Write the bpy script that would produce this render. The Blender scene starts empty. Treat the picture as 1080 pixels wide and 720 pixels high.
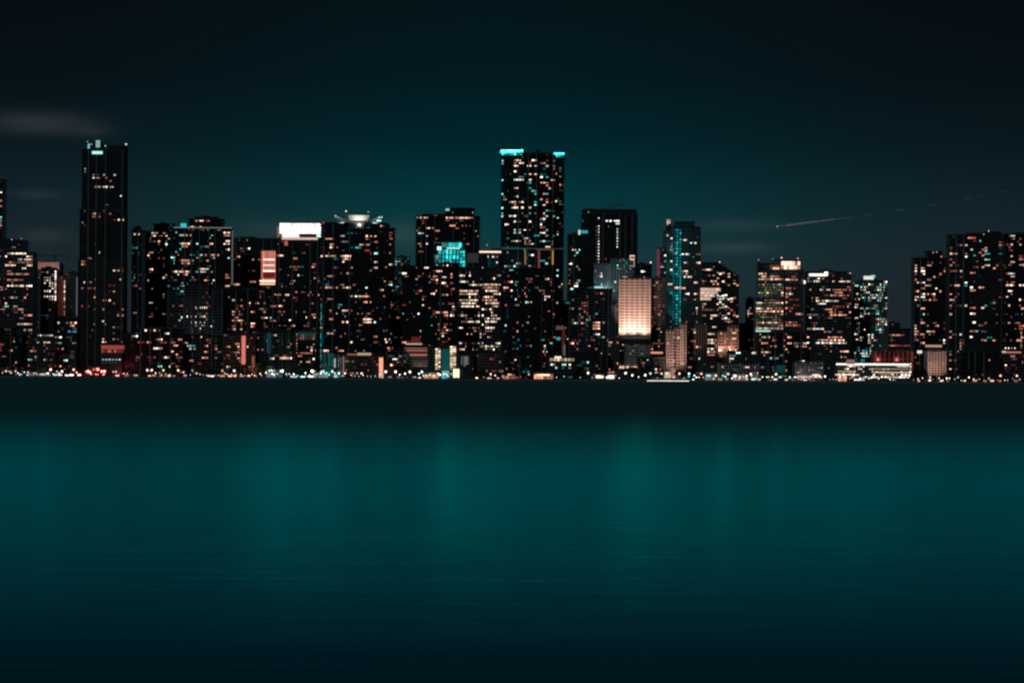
import bpy, math, random
from mathutils import Vector
# ------------------------------------------------------------------ basics
S = bpy.context.scene
COL = S.collection
F = 2600.0          # focal length in pixels of a 1080 px wide picture
YH, TH, H = 397.5, 0.0065, 4.0
GZ = 1.5            # street level above the water
def plan(x, y, D):
    """view direction through a pixel, carried out to distance D -> world X, Z"""
    u, v = x-540.0, y-YH
    return (u+v*TH)*D/F, H-(v-u*TH)*D/F

def node_mat(name, color=(.1, .1, .1), rough=.6, metal=0.0, emit=None, es=1.0, vary=0.0, noise=0.0, nscale=.3):
    m = bpy.data.materials.new(name); m.use_nodes = True
    nt = m.node_tree; b = nt.nodes['Principled BSDF']
    b.inputs['Base Color'].default_value = (*color, 1); b.inputs['Roughness'].default_value = rough
    b.inputs['Metallic'].default_value = metal
    if noise > 0:
        tc = nt.nodes.new('ShaderNodeTexCoord'); nz = nt.nodes.new('ShaderNodeTexNoise')
        nz.inputs['Scale'].default_value = nscale; nz.inputs['Detail'].default_value = 4
        nt.links.new(tc.outputs['Object'], nz.inputs['Vector'])
        r = nt.nodes.new('ShaderNodeValToRGB')
        r.color_ramp.elements[0].position = .3; r.color_ramp.elements[1].position = .7
        r.color_ramp.elements[0].color = (*[c*(1-noise) for c in color], 1)
        r.color_ramp.elements[1].color = (*[min(1, c*(1+noise)) for c in color], 1)
        nt.links.new(nz.outputs['Fac'], r.inputs['Fac']); nt.links.new(r.outputs['Color'], b.inputs['Base Color'])
    if emit:
        b.inputs['Emission Color'].default_value = (*emit, 1); b.inputs['Emission Strength'].default_value = es
        m.cycles.emission_sampling = 'NONE'
        if vary > 0:
            oi = nt.nodes.new('ShaderNodeObjectInfo'); ge = nt.nodes.new('ShaderNodeNewGeometry')
            a = nt.nodes.new('ShaderNodeMath'); a.operation = 'ADD'
            nt.links.new(oi.outputs['Random'], a.inputs[0]); nt.links.new(ge.outputs['Random Per Island'], a.inputs[1])
            fr = nt.nodes.new('ShaderNodeMath'); fr.operation = 'FRACT'; nt.links.new(a.outputs[0], fr.inputs[0])
            mr = nt.nodes.new('ShaderNodeMapRange'); mr.inputs['To Min'].default_value = es*(1-vary); mr.inputs['To Max'].default_value = es*(1+vary*1.2)
            pw = nt.nodes.new('ShaderNodeMath'); pw.operation = 'POWER'; pw.inputs[1].default_value = 1.6; nt.links.new(fr.outputs[0], pw.inputs[0]); nt.links.new(pw.outputs[0], mr.inputs['Value'])
            # rooms are unevenly lit: curtains and furniture break the pane up
            tc = nt.nodes.new('ShaderNodeTexCoord'); nz = nt.nodes.new('ShaderNodeTexNoise'); nz.inputs['Scale'].default_value = 1.7
            nt.links.new(tc.outputs['Object'], nz.inputs['Vector'])
            m2 = nt.nodes.new('ShaderNodeMapRange'); m2.inputs['From Min'].default_value = .3; m2.inputs['From Max'].default_value = .7
            m2.inputs['To Min'].default_value = .55; m2.inputs['To Max'].default_value = 1.35
            nt.links.new(nz.outputs['Fac'], m2.inputs['Value'])
            mu = nt.nodes.new('ShaderNodeMath'); mu.operation = 'MULTIPLY'
            nt.links.new(mr.outputs[0], mu.inputs[0]); nt.links.new(m2.outputs[0], mu.inputs[1])
            nt.links.new(mu.outputs[0], b.inputs['Emission Strength'])
    return m

GL = {  # what shines behind the panes: linear colour, strength
 'W': ((1, .86, .76), 1.15), 'P': ((1, .60, .44), 1.1), 'O': ((1, .38, .24), .8), 'S': ((1, .27, .20), .38),
 's': ((1, .5, .42), .17), 'R': ((1, .10, .09), .24), 'C': ((.50, 1, .93), .85), 'T': ((.03, .62, .65), .5),
 'Y': ((1, .76, .50), .95), 'G': ((1, .62, .16), .2), 'd': ((.02, .7, .8), .09), 'g': ((.9, 1, 1), .09),
 'V': ((1, .95, .88), 2.2), 'K': ((.10, .9, .9), 1.15), 'B': ((1, .12, .10), 1.1), 'r': ((1, .16, .13), .16), 'k': ((.012, 1, 1), 24), 'J': ((.03, .66, .66), 1.0), 'c': ((.6, 1, .95), .3), 'q': ((.50, .72, .46), .17), 'X': ((1, .20, .15), 3.0)}
WM = {k: node_mat('glow_'+k+('_dim' if k.islower() else ''), (.02, .02, .02), .3, emit=c, es=s*1.2, vary=.78) for k, (c, s) in GL.items()}
SCREEN = node_mat('crown_screen', (.5, .5, .5), .5, emit=(1, .95, .89), es=1.5, vary=.22)
PSCREEN = node_mat('peach_floors', (.3, .2, .2), .5, emit=(1, .66, .52), es=.8, vary=.3)
M = {
 'glass': node_mat('dark_glass', (.012, .018, .022), .25),
 'glass2': node_mat('teal_glass', (.015, .05, .055), .22),
 'conc': node_mat('dark_concrete', (.07, .072, .075), .8, noise=.35, nscale=.08),
 'conc2': node_mat('grey_concrete', (.17, .18, .18), .8, noise=.3, nscale=.08),
 'pale': node_mat('pale_stone', (.42, .38, .35), .8, noise=.15, nscale=.1),
 'brick': node_mat('brown_brick', (.16, .10, .08), .85, noise=.25, nscale=.2),
 'white': node_mat('white_paint', (.78, .78, .76), .6, noise=.06),
 'metal': node_mat('grey_metal', (.2, .2, .21), .45, .8),
 'roof': node_mat('roof_felt', (.04, .042, .045), .9, noise=.3),
 'red': node_mat('red_render', (.40, .12, .10), .8, noise=.2),
 'ground': node_mat('asphalt', (.045, .045, .047), .9, noise=.3, nscale=.05),
 'wall': node_mat('seawall_concrete', (.16, .16, .155), .85, noise=.35, nscale=.2),
 'bark': node_mat('bark', (.10, .075, .055), .9, noise=.3, nscale=2),
 'leafm': node_mat('leaves', (.035, .06, .03), .7, noise=.4, nscale=.6),
 'palm': node_mat('palm_fronds', (.04, .07, .03), .6, noise=.3, nscale=.6),
}
class MB:
    def __init__(s): s.v = []; s.f = []; s.m = []
    def prism(s, pts, z0, z1, mi=0):
        n = len(pts); b = len(s.v)
        s.v += [(p[0], p[1], z0) for p in pts]+[(p[0], p[1], z1) for p in pts]
        for i in range(n):
            j = (i+1) % n; s.f.append((b+i, b+j, b+n+j, b+n+i)); s.m.append(mi)
        s.f.append(tuple(b+n+i for i in range(n))); s.m.append(mi)
        s.f.append(tuple(b+i for i in reversed(range(n)))); s.m.append(mi)
    def box(s, x0, x1, y0, y1, z0, z1, mi=0): s.prism([(x0, y0), (x1, y0), (x1, y1), (x0, y1)], z0, z1, mi)
    def obox(s, c, t, w, d, z0, z1, mi=0):
        """box centred on plan point c, w along unit t, d across"""
        n = (t[1], -t[0]); a, b = w/2, d/2
        s.prism([(c[0]+t[0]*i*a+n[0]*j*b, c[1]+t[1]*i*a+n[1]*j*b) for i, j in ((-1, 1), (1, 1), (1, -1), (-1, -1))], z0, z1, mi)
    def tube(s, p, q, r0, r1, k=6, mi=0):
        p, q = Vector(p), Vector(q); d = (q-p).normalized()
        a = d.orthogonal().normalized(); c = d.cross(a); b = len(s.v)
        for o, r in ((p, r0), (q, r1)):
            for i in range(k):
                t = 2*math.pi*i/k; w = o+a*math.cos(t)*r+c*math.sin(t)*r; s.v.append(tuple(w))
        for i in range(k):
            j = (i+1) % k; s.f.append((b+i, b+j, b+k+j, b+k+i)); s.m.append(mi)
        s.f.append(tuple(b+i for i in reversed(range(k)))); s.f.append(tuple(b+k+i for i in range(k))); s.m += [mi, mi]
    def ball(s, c, r, mi=0, k=8, q=5):
        b = len(s.v)
        for i in range(q+1):
            ph = math.pi*i/q
            for j in range(k):
                t = 2*math.pi*j/k
                s.v.append((c[0]+r*math.sin(ph)*math.cos(t), c[1]+r*math.sin(ph)*math.sin(t), c[2]+r*math.cos(ph)))
        for i in range(q):
            for j in range(k):
                jj = (j+1) % k; s.f.append((b+i*k+j, b+(i+1)*k+j, b+(i+1)*k+jj, b+i*k+jj)); s.m.append(mi)
    def mesh(s, name, mats):
        me = bpy.data.meshes.new(name); me.from_pydata(s.v, [], s.f)
        for m in mats: me.materials.append(m)
        me.polygons.foreach_set('material_index', s.m); me.update(); return me
    def build(s, name, mats, parent=None, origin=None):
        if origin is not None: s.v = [(a-origin[0], b-origin[1], c-origin[2]) for a, b, c in s.v]
        o = bpy.data.objects.new(name, s.mesh(name, mats if isinstance(mats, list) else [mats])); COL.objects.link(o)
        if parent is not None: o.parent = parent
        return o
def tag(o, label=None, cat=None, group=None, kind=None):
    for k, v in (('label', label), ('category', cat), ('group', group), ('kind', kind)):
        if v: o[k] = v
    return o
def empty(name, loc, label, cat, group=None, rz=0):
    o = bpy.data.objects.new(name, None); COL.objects.link(o); o.location = loc; o.rotation_euler.z = rz
    return tag(o, label, cat, group)
def copy_tree(o, parent=None):
    c = o.copy(); COL.objects.link(c); c.parent = parent
    for ch in list(o.children): copy_tree(ch, c)
    return c
def offset(pts, d):
    n = len(pts); out = []
    for i in range(n):
        p0, p1, p2 = Vector(pts[i-1]), Vector(pts[i]), Vector(pts[(i+1) % n])
        a, b = (p1-p0).normalized(), (p2-p1).normalized()
        na, nb = Vector((a.y, -a.x)), Vector((b.y, -b.x)); m = (na+nb)
        m = m.normalized() if m.length > 1e-6 else na
        out.append(tuple(p1+m*d/max(.35, m.dot(na))))
    return out
PANE = {}
def pane_mesh(c):
    if c not in PANE:
        b = MB(); b.box(-.5, .5, -.5, .5, -.5, .5); PANE[c] = b.mesh('lit_window', [WM[c]])
    return PANE[c]

# ------------------------------------------------------------------ buildings
# style: (slab overhang, slab thickness, pier pitch in m (0 = none), pier depth, core material, frame material)
ST = {'balcony': (1.3, .35, 0, 0, 'glass', 'conc'), 'grid': (.35, .9, 3.2, .4, 'glass', 'conc'), 'band': (.25, 1.35, 9.6, .3, 'glass', 'conc'),
      'glass': (.12, .25, 1.6, .15, 'glass', 'conc'), 'teal': (.3, .4, 3.2, .25, 'glass2', 'conc2'), 'palegrid': (.45, 1.1, 3.2, .5, 'glass', 'pale'),
      'greybal': (1.2, .5, 9.0, .3, 'glass', 'conc2'), 'brick': (.3, 1.2, 3.2, .35, 'glass', 'brick'), 'fins': (.1, .3, 3.2, .9, 'glass', 'conc2'),
      'garage': (.5, 1.1, 9.0, .2, 'glass', 'conc2'), 'whitebal': (.9, .8, 3.2, .3, 'glass', 'white'), 'redfins': (.1, .3, 5.0, 1.2, 'glass', 'red'), 'punched': (.3, 2.15, 5.6, .35, 'glass', 'pale')}
ALL = {}
class Bld:
    """blocks: (front line, top pixel row, bottom pixel row or None, depth). A front line is (x0, x1) or points (x, metres back)"""
    def __init__(s, name, label, cat, D, blocks, style='balcony', fh=3.25, bay=2.4, depth=24, win='', rnd=None, seed=0, group=None, roofbox=None, base=GZ):
        s.D, s.fh, s.bay, s.style = D, fh, bay, style
        s.rng = random.Random(seed*7919+int(D)+len(win)); s.cells = {}
        over, th, pp, pd, core, frame = ST[style]; s.th, s.over = th, over
        s.b = []
        def ends(q): return (q[0][0], q[-1][0]) if isinstance(q[0], tuple) else q
        XL, XR = min(ends(q[0])[0] for q in blocks), max(ends(q[0])[1] for q in blocks)
        for bl in blocks:
            fr, yt = bl[0], bl[1]; yb = bl[2] if len(bl) > 2 else None; dp = bl[3] if len(bl) > 3 else depth
            pts = [(fr[0], 0), (fr[1], 0)] if not isinstance(fr[0], tuple) else fr
            xm = (pts[0][0]+pts[-1][0])/2; ym = (yt+395)/2
            W = [(plan(x, ym, D+dy)[0], D+dy) for x, dy in pts]
            full = W[-1][0]-W[0][0]
            if pts[0][0] == XL and W[0][0] > 0:
                nx = plan(pts[0][0], ym, W[0][1]+dp)[0]
                if nx < W[0][0]+full*.35 and (len(W) == 2 or nx < W[1][0]-.5): W[0] = (nx, W[0][1])
            if pts[-1][0] == XR and W[-1][0] < 0:
                nx = plan(pts[-1][0], ym, W[-1][1]+dp)[0]
                if nx > W[-1][0]-full*.35 and (len(W) == 2 or nx > W[-2][0]+.5): W[-1] = (nx, W[-1][1])
            ztop = plan(xm, yt, D)[1]; zbot = base if yb is None else plan(xm, yb, D)[1]
            back = [(W[-1][0], D+max(p[1] for p in pts)+dp), (W[0][0], D+max(p[1] for p in pts)+dp)]
            s.b.append(dict(W=W, foot=W+back, zt=ztop, zb=zbot))
        b0 = s.b[0]; cx = sum(p[0] for p in b0['foot'])/len(b0['foot']); s.o = Vector((cx, D+depth/2, base))
        s.root = empty(name, s.o, label, cat, group); ALL[label] = s
        wm = MB()
        for b in s.b:
            wm.prism(b['foot'], b['zb'], b['zt'], 0)
            n = max(1, round((b['zt']-b['zb'])/fh)); b['n'] = n; b['fh'] = (b['zt']-b['zb'])/n
            sl = offset(b['foot'], over)
            for i in range(n):
                z = b['zb']+i*b['fh']; wm.prism(sl, z+.002, z+th, 1)
            if pp:
                F2 = b['foot']
                for i in range(len(F2)):
                    a, c = Vector(F2[i]), Vector(F2[(i+1) % len(F2)]); L = (c-a).length
                    if i == len(b['W']): continue            # the back stays plain
                    k = max(1, round(L/pp)); t = (c-a).normalized()
                    for j in range(k+1):
                        q = a+(c-a)*j/k
                        wm.obox(q, t, 1.5 if style == 'punched' else .55 if pp > 2 else .18, 2*pd, b['zb'], b['zt']-.01, 1)
            rm = MB(); po = offset(b['foot'], over+.06); n2 = len(po)
            rm.prism(po, b['zt'], b['zt']+.5, 0)
            pi = offset(b['foot'], -.3)
            for i in range(n2):                              # parapet
                a, c = Vector(po[i]), Vector(po[(i+1) % n2]); t = (c-a).normalized(); m = (a+c)/2+Vector((-t.y, t.x))*.2
                rm.obox(m, t, (c-a).length-.4, .36, b['zt']+.498, b['zt']+1.2, 0)
            rm.build('roof', [M['roof']], s.root, s.o)
        if style in ('balcony', 'glass', 'greybal'):
            b = s.b[0]; a, c = Vector(b['W'][0]), Vector(b['W'][-1]); k = int((c-a).length/9)
            for j in range(k):
                if s.rng.random() < .6:
                    x = a.x+(c.x-a.x)*(j+.5+s.rng.uniform(-.3, .3))/k
                    t = max(0, min(1, (x-a.x)/(c.x-a.x)))
                    for i in range(len(b['W'])-1):
                        p, q = b['W'][i], b['W'][i+1]
                        if p[0] <= x <= q[0]:
                            y = p[1]+(q[1]-p[1])*(x-p[0])/max(1e-6, q[0]-p[0]); wm.box(x-.45, x+.45, y-over-.25, y+.5, b['zb'], b['zt']-.02, 2)
        s.wall = wm.build('wall', [M[core], M[frame], M['conc2']], s.root, s.o)
        if roofbox is None: roofbox = [(.3, .6, 3.0)]
        bt = max(s.b, key=lambda q: q['zt']); x0 = bt['W'][0][0]; x1 = bt['W'][-1][0]
        for f0, f1, hh in roofbox:
            rm = MB(); rm.box(x0+(x1-x0)*f0, x0+(x1-x0)*f1, D+6, D+18, bt['zt']+.5, bt['zt']+hh, 0)
            rm.box(x0+(x1-x0)*(f0+.04), x0+(x1-x0)*(f0+.12), D+3.5, D+6.1, bt['zt']+.502, bt['zt']+1.7, 0)
            rm.build('rooftop_plant', [M['roof']], s.root, s.o)
        if win: s.windows(win)
        if rnd:
            nw = win.count(' '); kf = .34 if nw > 25 else .5 if nw > 8 else .66
            for r in (rnd if isinstance(rnd, list) else [rnd]): s.random(r[0]*kf, *r[1:])
        if rnd and D > 2650 and style != 'punched': s.random(.05, 'ssSdgO', half=.9)
    def hit(s, x, y, blk=None):
        """front face met by the view through pixel x, y -> (block, segment, plan point, tangent)"""
        for bi, b in enumerate(s.b):
            if blk is not None and bi != blk: continue
            for si in range(len(b['W'])-1):
                a, c = Vector(b['W'][si]), Vector(b['W'][si+1]); u = ((x-540)+(y-YH)*TH)/F
                den = (c.x-a.x)-u*(c.y-a.y)
                if abs(den) < 1e-9: continue
                t = (u*a.y-a.x)/den
                z = plan(x, y, a.y+(c.y-a.y)*t)[1]
                if -.08 <= t <= 1.08 and b['zb']-.5 <= z <= b['zt']+.5: return bi, si, t, z
        return None
    def put(s, bi, si, bayi, fl, c, hw=.84, hs=1.0):
        if (bi, si, bayi, fl) not in s.cells: s.cells[(bi, si, bayi, fl)] = (c, hw, hs)
    def nb(s, b, si): return max(1, round((Vector(b['W'][si+1])-Vector(b['W'][si])).length/s.bay))
    def windows(s, txt):
        """x,y,width in px,colour(s)"""
        for it in txt.split():
            x, y, w, c = it.split(','); x, y, w = float(x), float(y), float(w)
            n = max(1, round(w*s.D/F/s.bay*1.0))
            for k in range(n):
                xx = x-w/2+w*(k+.5)/n if n > 1 else x
                h = s.hit(xx, y)
                if not h: continue
                bi, si, t, z = h; b = s.b[bi]; nb = s.nb(b, si)
                fl = min(b['n']-1, max(0, int((z-b['zb'])/b['fh']))); bayi = min(nb-1, max(0, int(t*nb)))
                cc = c[k % len(c)] if len(c) > 1 else c
                s.put(bi, si, bayi, fl, cc, s.rng.uniform(.74, .95) if w >= 2 else .5, s.rng.choice((1, 1, .8, .65)))
    def random(s, dens, pal, y0=0, y1=400, x0=-99, x1=2000, run=2, half=.5):
        for bi, b in enumerate(s.b):
            for si in range(len(b['W'])-1):
                nb = s.nb(b, si)
                colw = [s.rng.uniform(.35, 1.7) for _ in range(nb)]
                patch = {}
                for fl in range(b['n']):
                    z = b['zb']+(fl+.5)*b['fh']; j = 0
                    rf = s.rng.uniform(.5, 1.5)
                    while j < nb:
                        t = (j+.5)/nb; X = b['W'][si][0]*(1-t)+b['W'][si+1][0]*t; Yd = b['W'][si][1]*(1-t)+b['W'][si+1][1]*t
                        px = 540+X*F/Yd; py = YH-(z-H)*F/Yd+(px-540)*TH
                        pk = (fl//3, j//4)
                        if pk not in patch: patch[pk] = s.rng.choice((0, .2, .5, 1, 1.6, 2.6)) if dens < 2 else 1
                        if not (y0 <= py <= y1 and x0 <= px <= x1) or s.rng.random() > dens*colw[j]*rf*patch[pk]: j += 1; continue
                        c = s.rng.choice(pal); L = s.rng.choice([1]*3+list(range(1, run+1)))
                        for k in range(L):
                            if j+k < nb and c in 'qG' and dens > 2: s.put(bi, si, j+k, fl, c, .98, 1)
                            elif j+k < nb: s.put(bi, si, j+k, fl, c, s.rng.uniform(.3, .5) if (L == 1 and s.rng.random() < half) else s.rng.uniform(.65, .9), s.rng.choice((1, .85, .7, .55)))
                        j += L
    def finish(s, cap=100):
        items = []
        for (bi, si, j, fl), (c, hw, hs) in s.cells.items():
            b = s.b[bi]; a, e = Vector(b['W'][si]), Vector(b['W'][si+1]); nb = s.nb(b, si); t = (e-a).normalized(); bw = (e-a).length/nb
            p = a+(e-a)*((j+.5)/nb); n = Vector((t.y, -t.x)); free = b['fh']-s.th
            hgt = min(free*.92, 1.95)*hs; z = b['zb']+fl*b['fh']+s.th+free/2
            # hidden by another tier of the same building?
            items.append((bw*hw*hgt*GL[c][1], p+n*.06, math.atan2(t.y, t.x), bw*hw, hgt, z, c))
        items.sort(key=lambda q: -q[0])
        for _, p, an, w, h, z, c in items[:cap]:
            o = bpy.data.objects.new('lit_window', pane_mesh(c)); COL.objects.link(o); o.parent = s.root
            o.location = (p.x-s.o.x, p.y-s.o.y, z-s.o.z); o.rotation_euler.z = an; o.scale = (w, .16, h)
        rest = items[cap:]
        if rest:
            keys = sorted({r[6] for r in rest}); m = MB()
            for _, p, an, w, h, z, c in rest:
                m.obox((p.x, p.y), (math.cos(an), math.sin(an)), w, .16, z-h/2, z+h/2, keys.index(c))
            tag(m.build('lit_window', [WM[k] for k in keys], s.root, s.o), kind='stuff')
    # --- extra parts, all measured in picture pixels on the facade plane
    def W(s, x, y, dy=0): X, Z = plan(x, y, s.D+dy); return X, s.D+dy, Z
    def panel(s, name, x0, x1, y0, y1, mat, dy=-1.6, d=1.0, label=None):
        """a box facing the bay"""
        m = MB(); xm, ym = (x0+x1)/2, (y0+y1)/2
        X0, X1 = s.W(x0, ym, dy)[0], s.W(x1, ym, dy)[0]; Z1, Z0 = s.W(xm, y0, dy)[2], s.W(xm, y1, dy)[2]
        m.box(X0, X1, s.D+dy, s.D+dy+d, Z0, Z1); return tag(m.build(name, mat, s.root, s.o), label)
    def grille(s, name, x0, x1, y0, y1, nx, ny, mat, dy=-1.4, fillx=.8, filly=.7, d=.4, label=None):
        m = MB(); xm, ym = (x0+x1)/2, (y0+y1)/2
        X0, X1 = s.W(x0, ym, dy)[0], s.W(x1, ym, dy)[0]; Z1, Z0 = s.W(xm, y0, dy)[2], s.W(xm, y1, dy)[2]
        for i in range(nx):
            for j in range(ny):
                a = X0+(X1-X0)*(i+.5-fillx/2)/nx; b = X0+(X1-X0)*(i+.5+fillx/2)/nx
                c = Z0+(Z1-Z0)*(j+.5-filly/2)/ny; e = Z0+(Z1-Z0)*(j+.5+filly/2)/ny
                m.box(a, b, s.D+dy, s.D+dy+d, c, e)
                if nx*ny <= 24: tag(m.build(name, mat, s.root, s.o), label); m = MB()
        if not m.v: return
        return tag(m.build(name, mat, s.root, s.o), label)
    def beacon(s, x, y, c='P', r=.75, dy=4):
        X, Y, Z = s.W(x, y, dy); m = MB(); zt = max(q['zt'] for q in s.b)
        zb = min((q['zt']+.5 for q in s.b if q['W'][0][0]-1 <= X <= q['W'][-1][0]+1 and q['zt'] < Z+3), key=lambda v: abs(v-Z), default=zt)
        if zb < Z-.2: m.tube((X, Y, zb), (X, Y, Z), .12, .08)
        o = m.build('mast', M['metal'], s.root, s.o) if m.v else s.root
        m = MB(); m.ball((X, Y, Z), r); q = m.build('beacon', WM[c], None, s.o)
        q.parent = o if False else s.root
    def mast(s, x, y0, y1, r=.3, dy=8):
        X, Y, Z0 = s.W(x, y1, dy); Z1 = s.W(x, y0, dy)[2]; m = MB(); m.tube((X, Y, Z0), (X, Y, Z1), r, r*.4); m.build('mast', M['metal'], s.root, s.o)
def R2(W): return W

B = Bld
bl = []
def add(*a, **k):
    b = B(*a, **k, seed=len(bl)+1); bl.append(b); return b

# ---- far left
b = add('apartment_tower', 'dark tower cut by the left edge, with one bright cyan floor near its top', 'tower', 2900, [((-14, 6), 190)],
        win='2.5,203,2,W 1,212,3,P 4.5,213,1,S 1,217,2,S 2,230,7,CCC 2,233,7,TT 2,238,6,OP 2,254.5,4,P 1,275,3,O 1,290,4,CW 2,307,4,O 1,317,3,W', rnd=(.10, 'OSsP', 200, 390))
b = add('office_tower', 'dark slab with rooftop lamps behind the cream-banded office block', 'office building', 2860, [((-6, 25), 254), ((-6, 27.5), 264)],
        win='14.5,260,3,CC', rnd=(.10, 'OSsP', 262, 390), style='band')
b.beacon(12.5, 252.8, 'C', .6); b.beacon(22.5, 251.5, 'W', .5)
b = add('office_tower', 'office block on the left with bright cream floors, nearest the cut-off tower', 'office building', 2760, [((5, 38.5), 266.5)], style='band', fh=3.3,
        win='17,269.5,22,YWYY 31,270,6,YO 21,274,5,CC 32,274,12,WYW 23,278.5,30,sOsS 33,279,10,YW 11,281.5,11,YP 25,283,4,Y 8,286,2,s 12,286,2,s 20,291,26,SsOsY 15,295,16,OSOY 13,299,3,s 30,299,3,s 23,303,30,YYWY 14,315,9,gY 27,316,3,O 16,324,4,Y 22,328,6,OY 31,332.5,12,OO 23,337,5,s 27,341,17,YOY 31,349.5,10,YYY 31,353.5,14,YWY 4,322,3,W 7,324.5,4,C 12,328,2,s 8,332,2,s',
        rnd=[(.10, 'SsOY')])
b.panel('light_strip', 20, 36, 357, 361, WM['d'], label='dim teal light strip')
b = add('domed_tower', 'low round-crowned tower washed in dull salmon light under a crane', 'tower', 3060, [([(39, 14), (44, 3), (52, 0), (59, 3), (63, 14)], 277.5)], style='glass', rnd=(.02, 's'))
b.panel('crown', 40, 62.5, 276.5, 284, M['pale'], dy=-2, d=14)
b = add('hotel_tower', 'narrow tower whose facade is a grid of small white windows, beside the crane', 'hotel', 2960, [((43, 60.5), 283)], style='glass', bay=3.0, rnd=[(.12, 'sdg', 318, 390)],
        win=' '.join(f'{x},{y},1,{c}' for y, xs in ((286, (49,)), (289, (54.5,)), (292, (48, 51, 54)), (295.5, (48, 51, 54)), (298.5, (48, 51.5, 55)), (301.5, (52, 54.5)), (305, (54.5,)), (308.5, (48, 51, 54)), (312, (48, 51, 54, 57)), (315.5, (54, 57))) for x in xs for c in 'W'))
b.grille('light_column', 57.6, 59.4, 285, 317, 1, 12, WM['W'], filly=.72)
b = add('slab_tower', 'slab with pink and cream vertical light strips between the white-grid hotel and the black tower', 'tower', 2980, [((61, 71), 291), ((70, 84), 288)], style='teal', rnd=(.02, 'd'))
b.panel('light_strip', 61.3, 63.4, 293, 333, WM['r']); b.panel('light_strip', 64.3, 66, 293, 333, WM['r'])
b.grille('light_column', 67, 69, 295, 333, 1, 14, WM['s'], filly=.7); b.grille('light_column', 67.4, 68.6, 296, 319, 1, 9, WM['Y'], dy=-1.9, filly=.6)
b.panel('light_strip', 80.6, 81.4, 292, 333, WM['g'])
b = add('skyscraper', 'tallest black tower on the left with a cyan-lit sculpted crown', 'skyscraper', 2810,
        [((85.8, 134), 158), ((83.5, 134), 222), ((82, 134), 274), ((97, 107.5), 152, 158, 14), ((114, 134), 154.5, 158, 20)], fh=3.4, style='glass',
        win='90,178,1,W 89,182,1,W 101,186,5,s 110,186,2,C 101,189,5,P 106,189,2,S 112,189,1,S 117,190,3,S 122,184,3,W 101,197,4,P 106,197,2,P 111,197,5,W 117,197.5,4,P 127.5,206,1,W 114,215,5,d 90.5,221,1,s 109.5,222,1,s 125,223,1,s 100,225,4,P 105,225,2,s 100,229,5,O 106,229,3,S 117,227,3,s 121,231,3,R 126,231,3,P 132,230.5,5,P 86,235.5,1.5,W 88.5,238,1,s 100,258,1.5,s 105,265.5,1.5,C 94.5,272,4.5,P 86.5,276,8,O 88,280,6,O 96,280,1,s 120.5,286,3,W 125.5,286,3,P 129.5,286,1,R 90,296.5,1,W 95,297,3,s 126,296,3,P 100,295.5,1,s 94,305.5,4,O 99.5,305.5,3,O 84.5,304.5,4,s 116,302.5,2,R 120.5,302,2,R 116,306,2,R 120.5,306,3,O 100,309,1,s 110.5,309,2,R 99.5,315,3,O 110,315.5,3.5,O 116,315.5,2,P 120.5,319,3,S 94,322,2,s 86,322,2,R 100,325,2,O 110,325,3,O 115.5,328.5,2,R 125,328.5,2.5,R 129,327,2,O 125,332,2,O 129,332,2,O 109,339,2,C 111,343.5,1.5,W 120,344,3,W 125,344,3,s 129,344,1,s 101,343,2,s 98,347,3,s 95.5,354,2.5,s 109,357,3,O 120,353,2,O 120,357,3,O 124.5,357,3,O 109.5,361,4.5,W 128.5,361,2.5,W')
b.panel('crown_light', 97, 108, 159.5, 162.5, WM['C']); b.panel('crown_light', 92.5, 94.5, 152, 157, WM['C'], dy=0); b.panel('crown_light', 93, 100, 151.5, 153, WM['T'], dy=.5)
b.panel('crown_light', 101, 105.5, 148, 155.5, WM['C'], dy=-.6); b.beacon(92.3, 149.5, 'P', .8); b.beacon(111, 154, 'C', .9); b.beacon(133, 152.2, 'P', .9)
b = add('apartment_tower', 'thin dark tower with a small mast right of the tallest black tower', 'tower', 2960, [((138.5, 152), 243), ((141, 147), 240, 243, 10)], style='balcony',
        win='144,247.5,5,WY 140,259,1,s 148,258,1,d', rnd=[(.10, 'sSTd')]); b.mast(143, 236.5, 241)
b = add('apartment_tower', 'rounded dark apartment tower joined to the left of the terrace-roofed block', 'tower', 2900, [([(152.5, 6), (157, 1), (166, 0), (182, 0)], 244.5), ((162, 181), 237, 244.5)],
        win='163,250,3,P 164,254,2,s 169,254,3,P 169,258,2,S 172.5,246,2,W 176.5,246,1.5,s 177,251.5,3,C 163,265,2,d 156,270,2,P 175,257,3,C', rnd=[(.15, 'sSTPCdds')], bay=2.8)
b = add('apartment_tower', 'broad apartment block with a terrace light along its roof and cyan and peach windows', 'tower', 2840, [((180, 244.5), 241), ((199, 234), 231.5, 241, 20), ((205, 228), 229.5, 231.5, 12)], fh=3.2, style='balcony',
        win='186,245,3,T 183,252,3,s 194,248.5,9,WYW 201,249,2,O 195,257.5,9,P 195,260.5,8,O 196,274.5,8,P 191,276,3,R 196,278,8,O 185,287.5,6,P 195,287.5,10,P 195,291,4,O 191,301,4,s 195,301,4,W 193.5,306,4,W 185,267,2,C 240,246,6,PP 240,250,6,PP 240,254,6,WP 240,257,7,PO 240,262.5,6,PO 220.5,256,3,W 224.5,256,3,O 218,260,5,C 217,269.5,3,P 225,268,5,O 230.5,270.5,2,P 219,275,4,O 213,283,7,P 217,287,3,O 212.5,288,4,P 217,297,3,O 217,301,3,C 212,300,3,R 226.5,297,3,P 239,289,4,S 239,294,5,S 240,302.5,5,P 226,305,3,R 216.5,307,2,P 203,238,6,P 210,233,9,OSP 219,234,4,S 212,238.5,3,P',
        rnd=[(.16, 'TTCdCPs', 243, 312), (.14, 'TCsPSR', 300, 350)])
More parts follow.
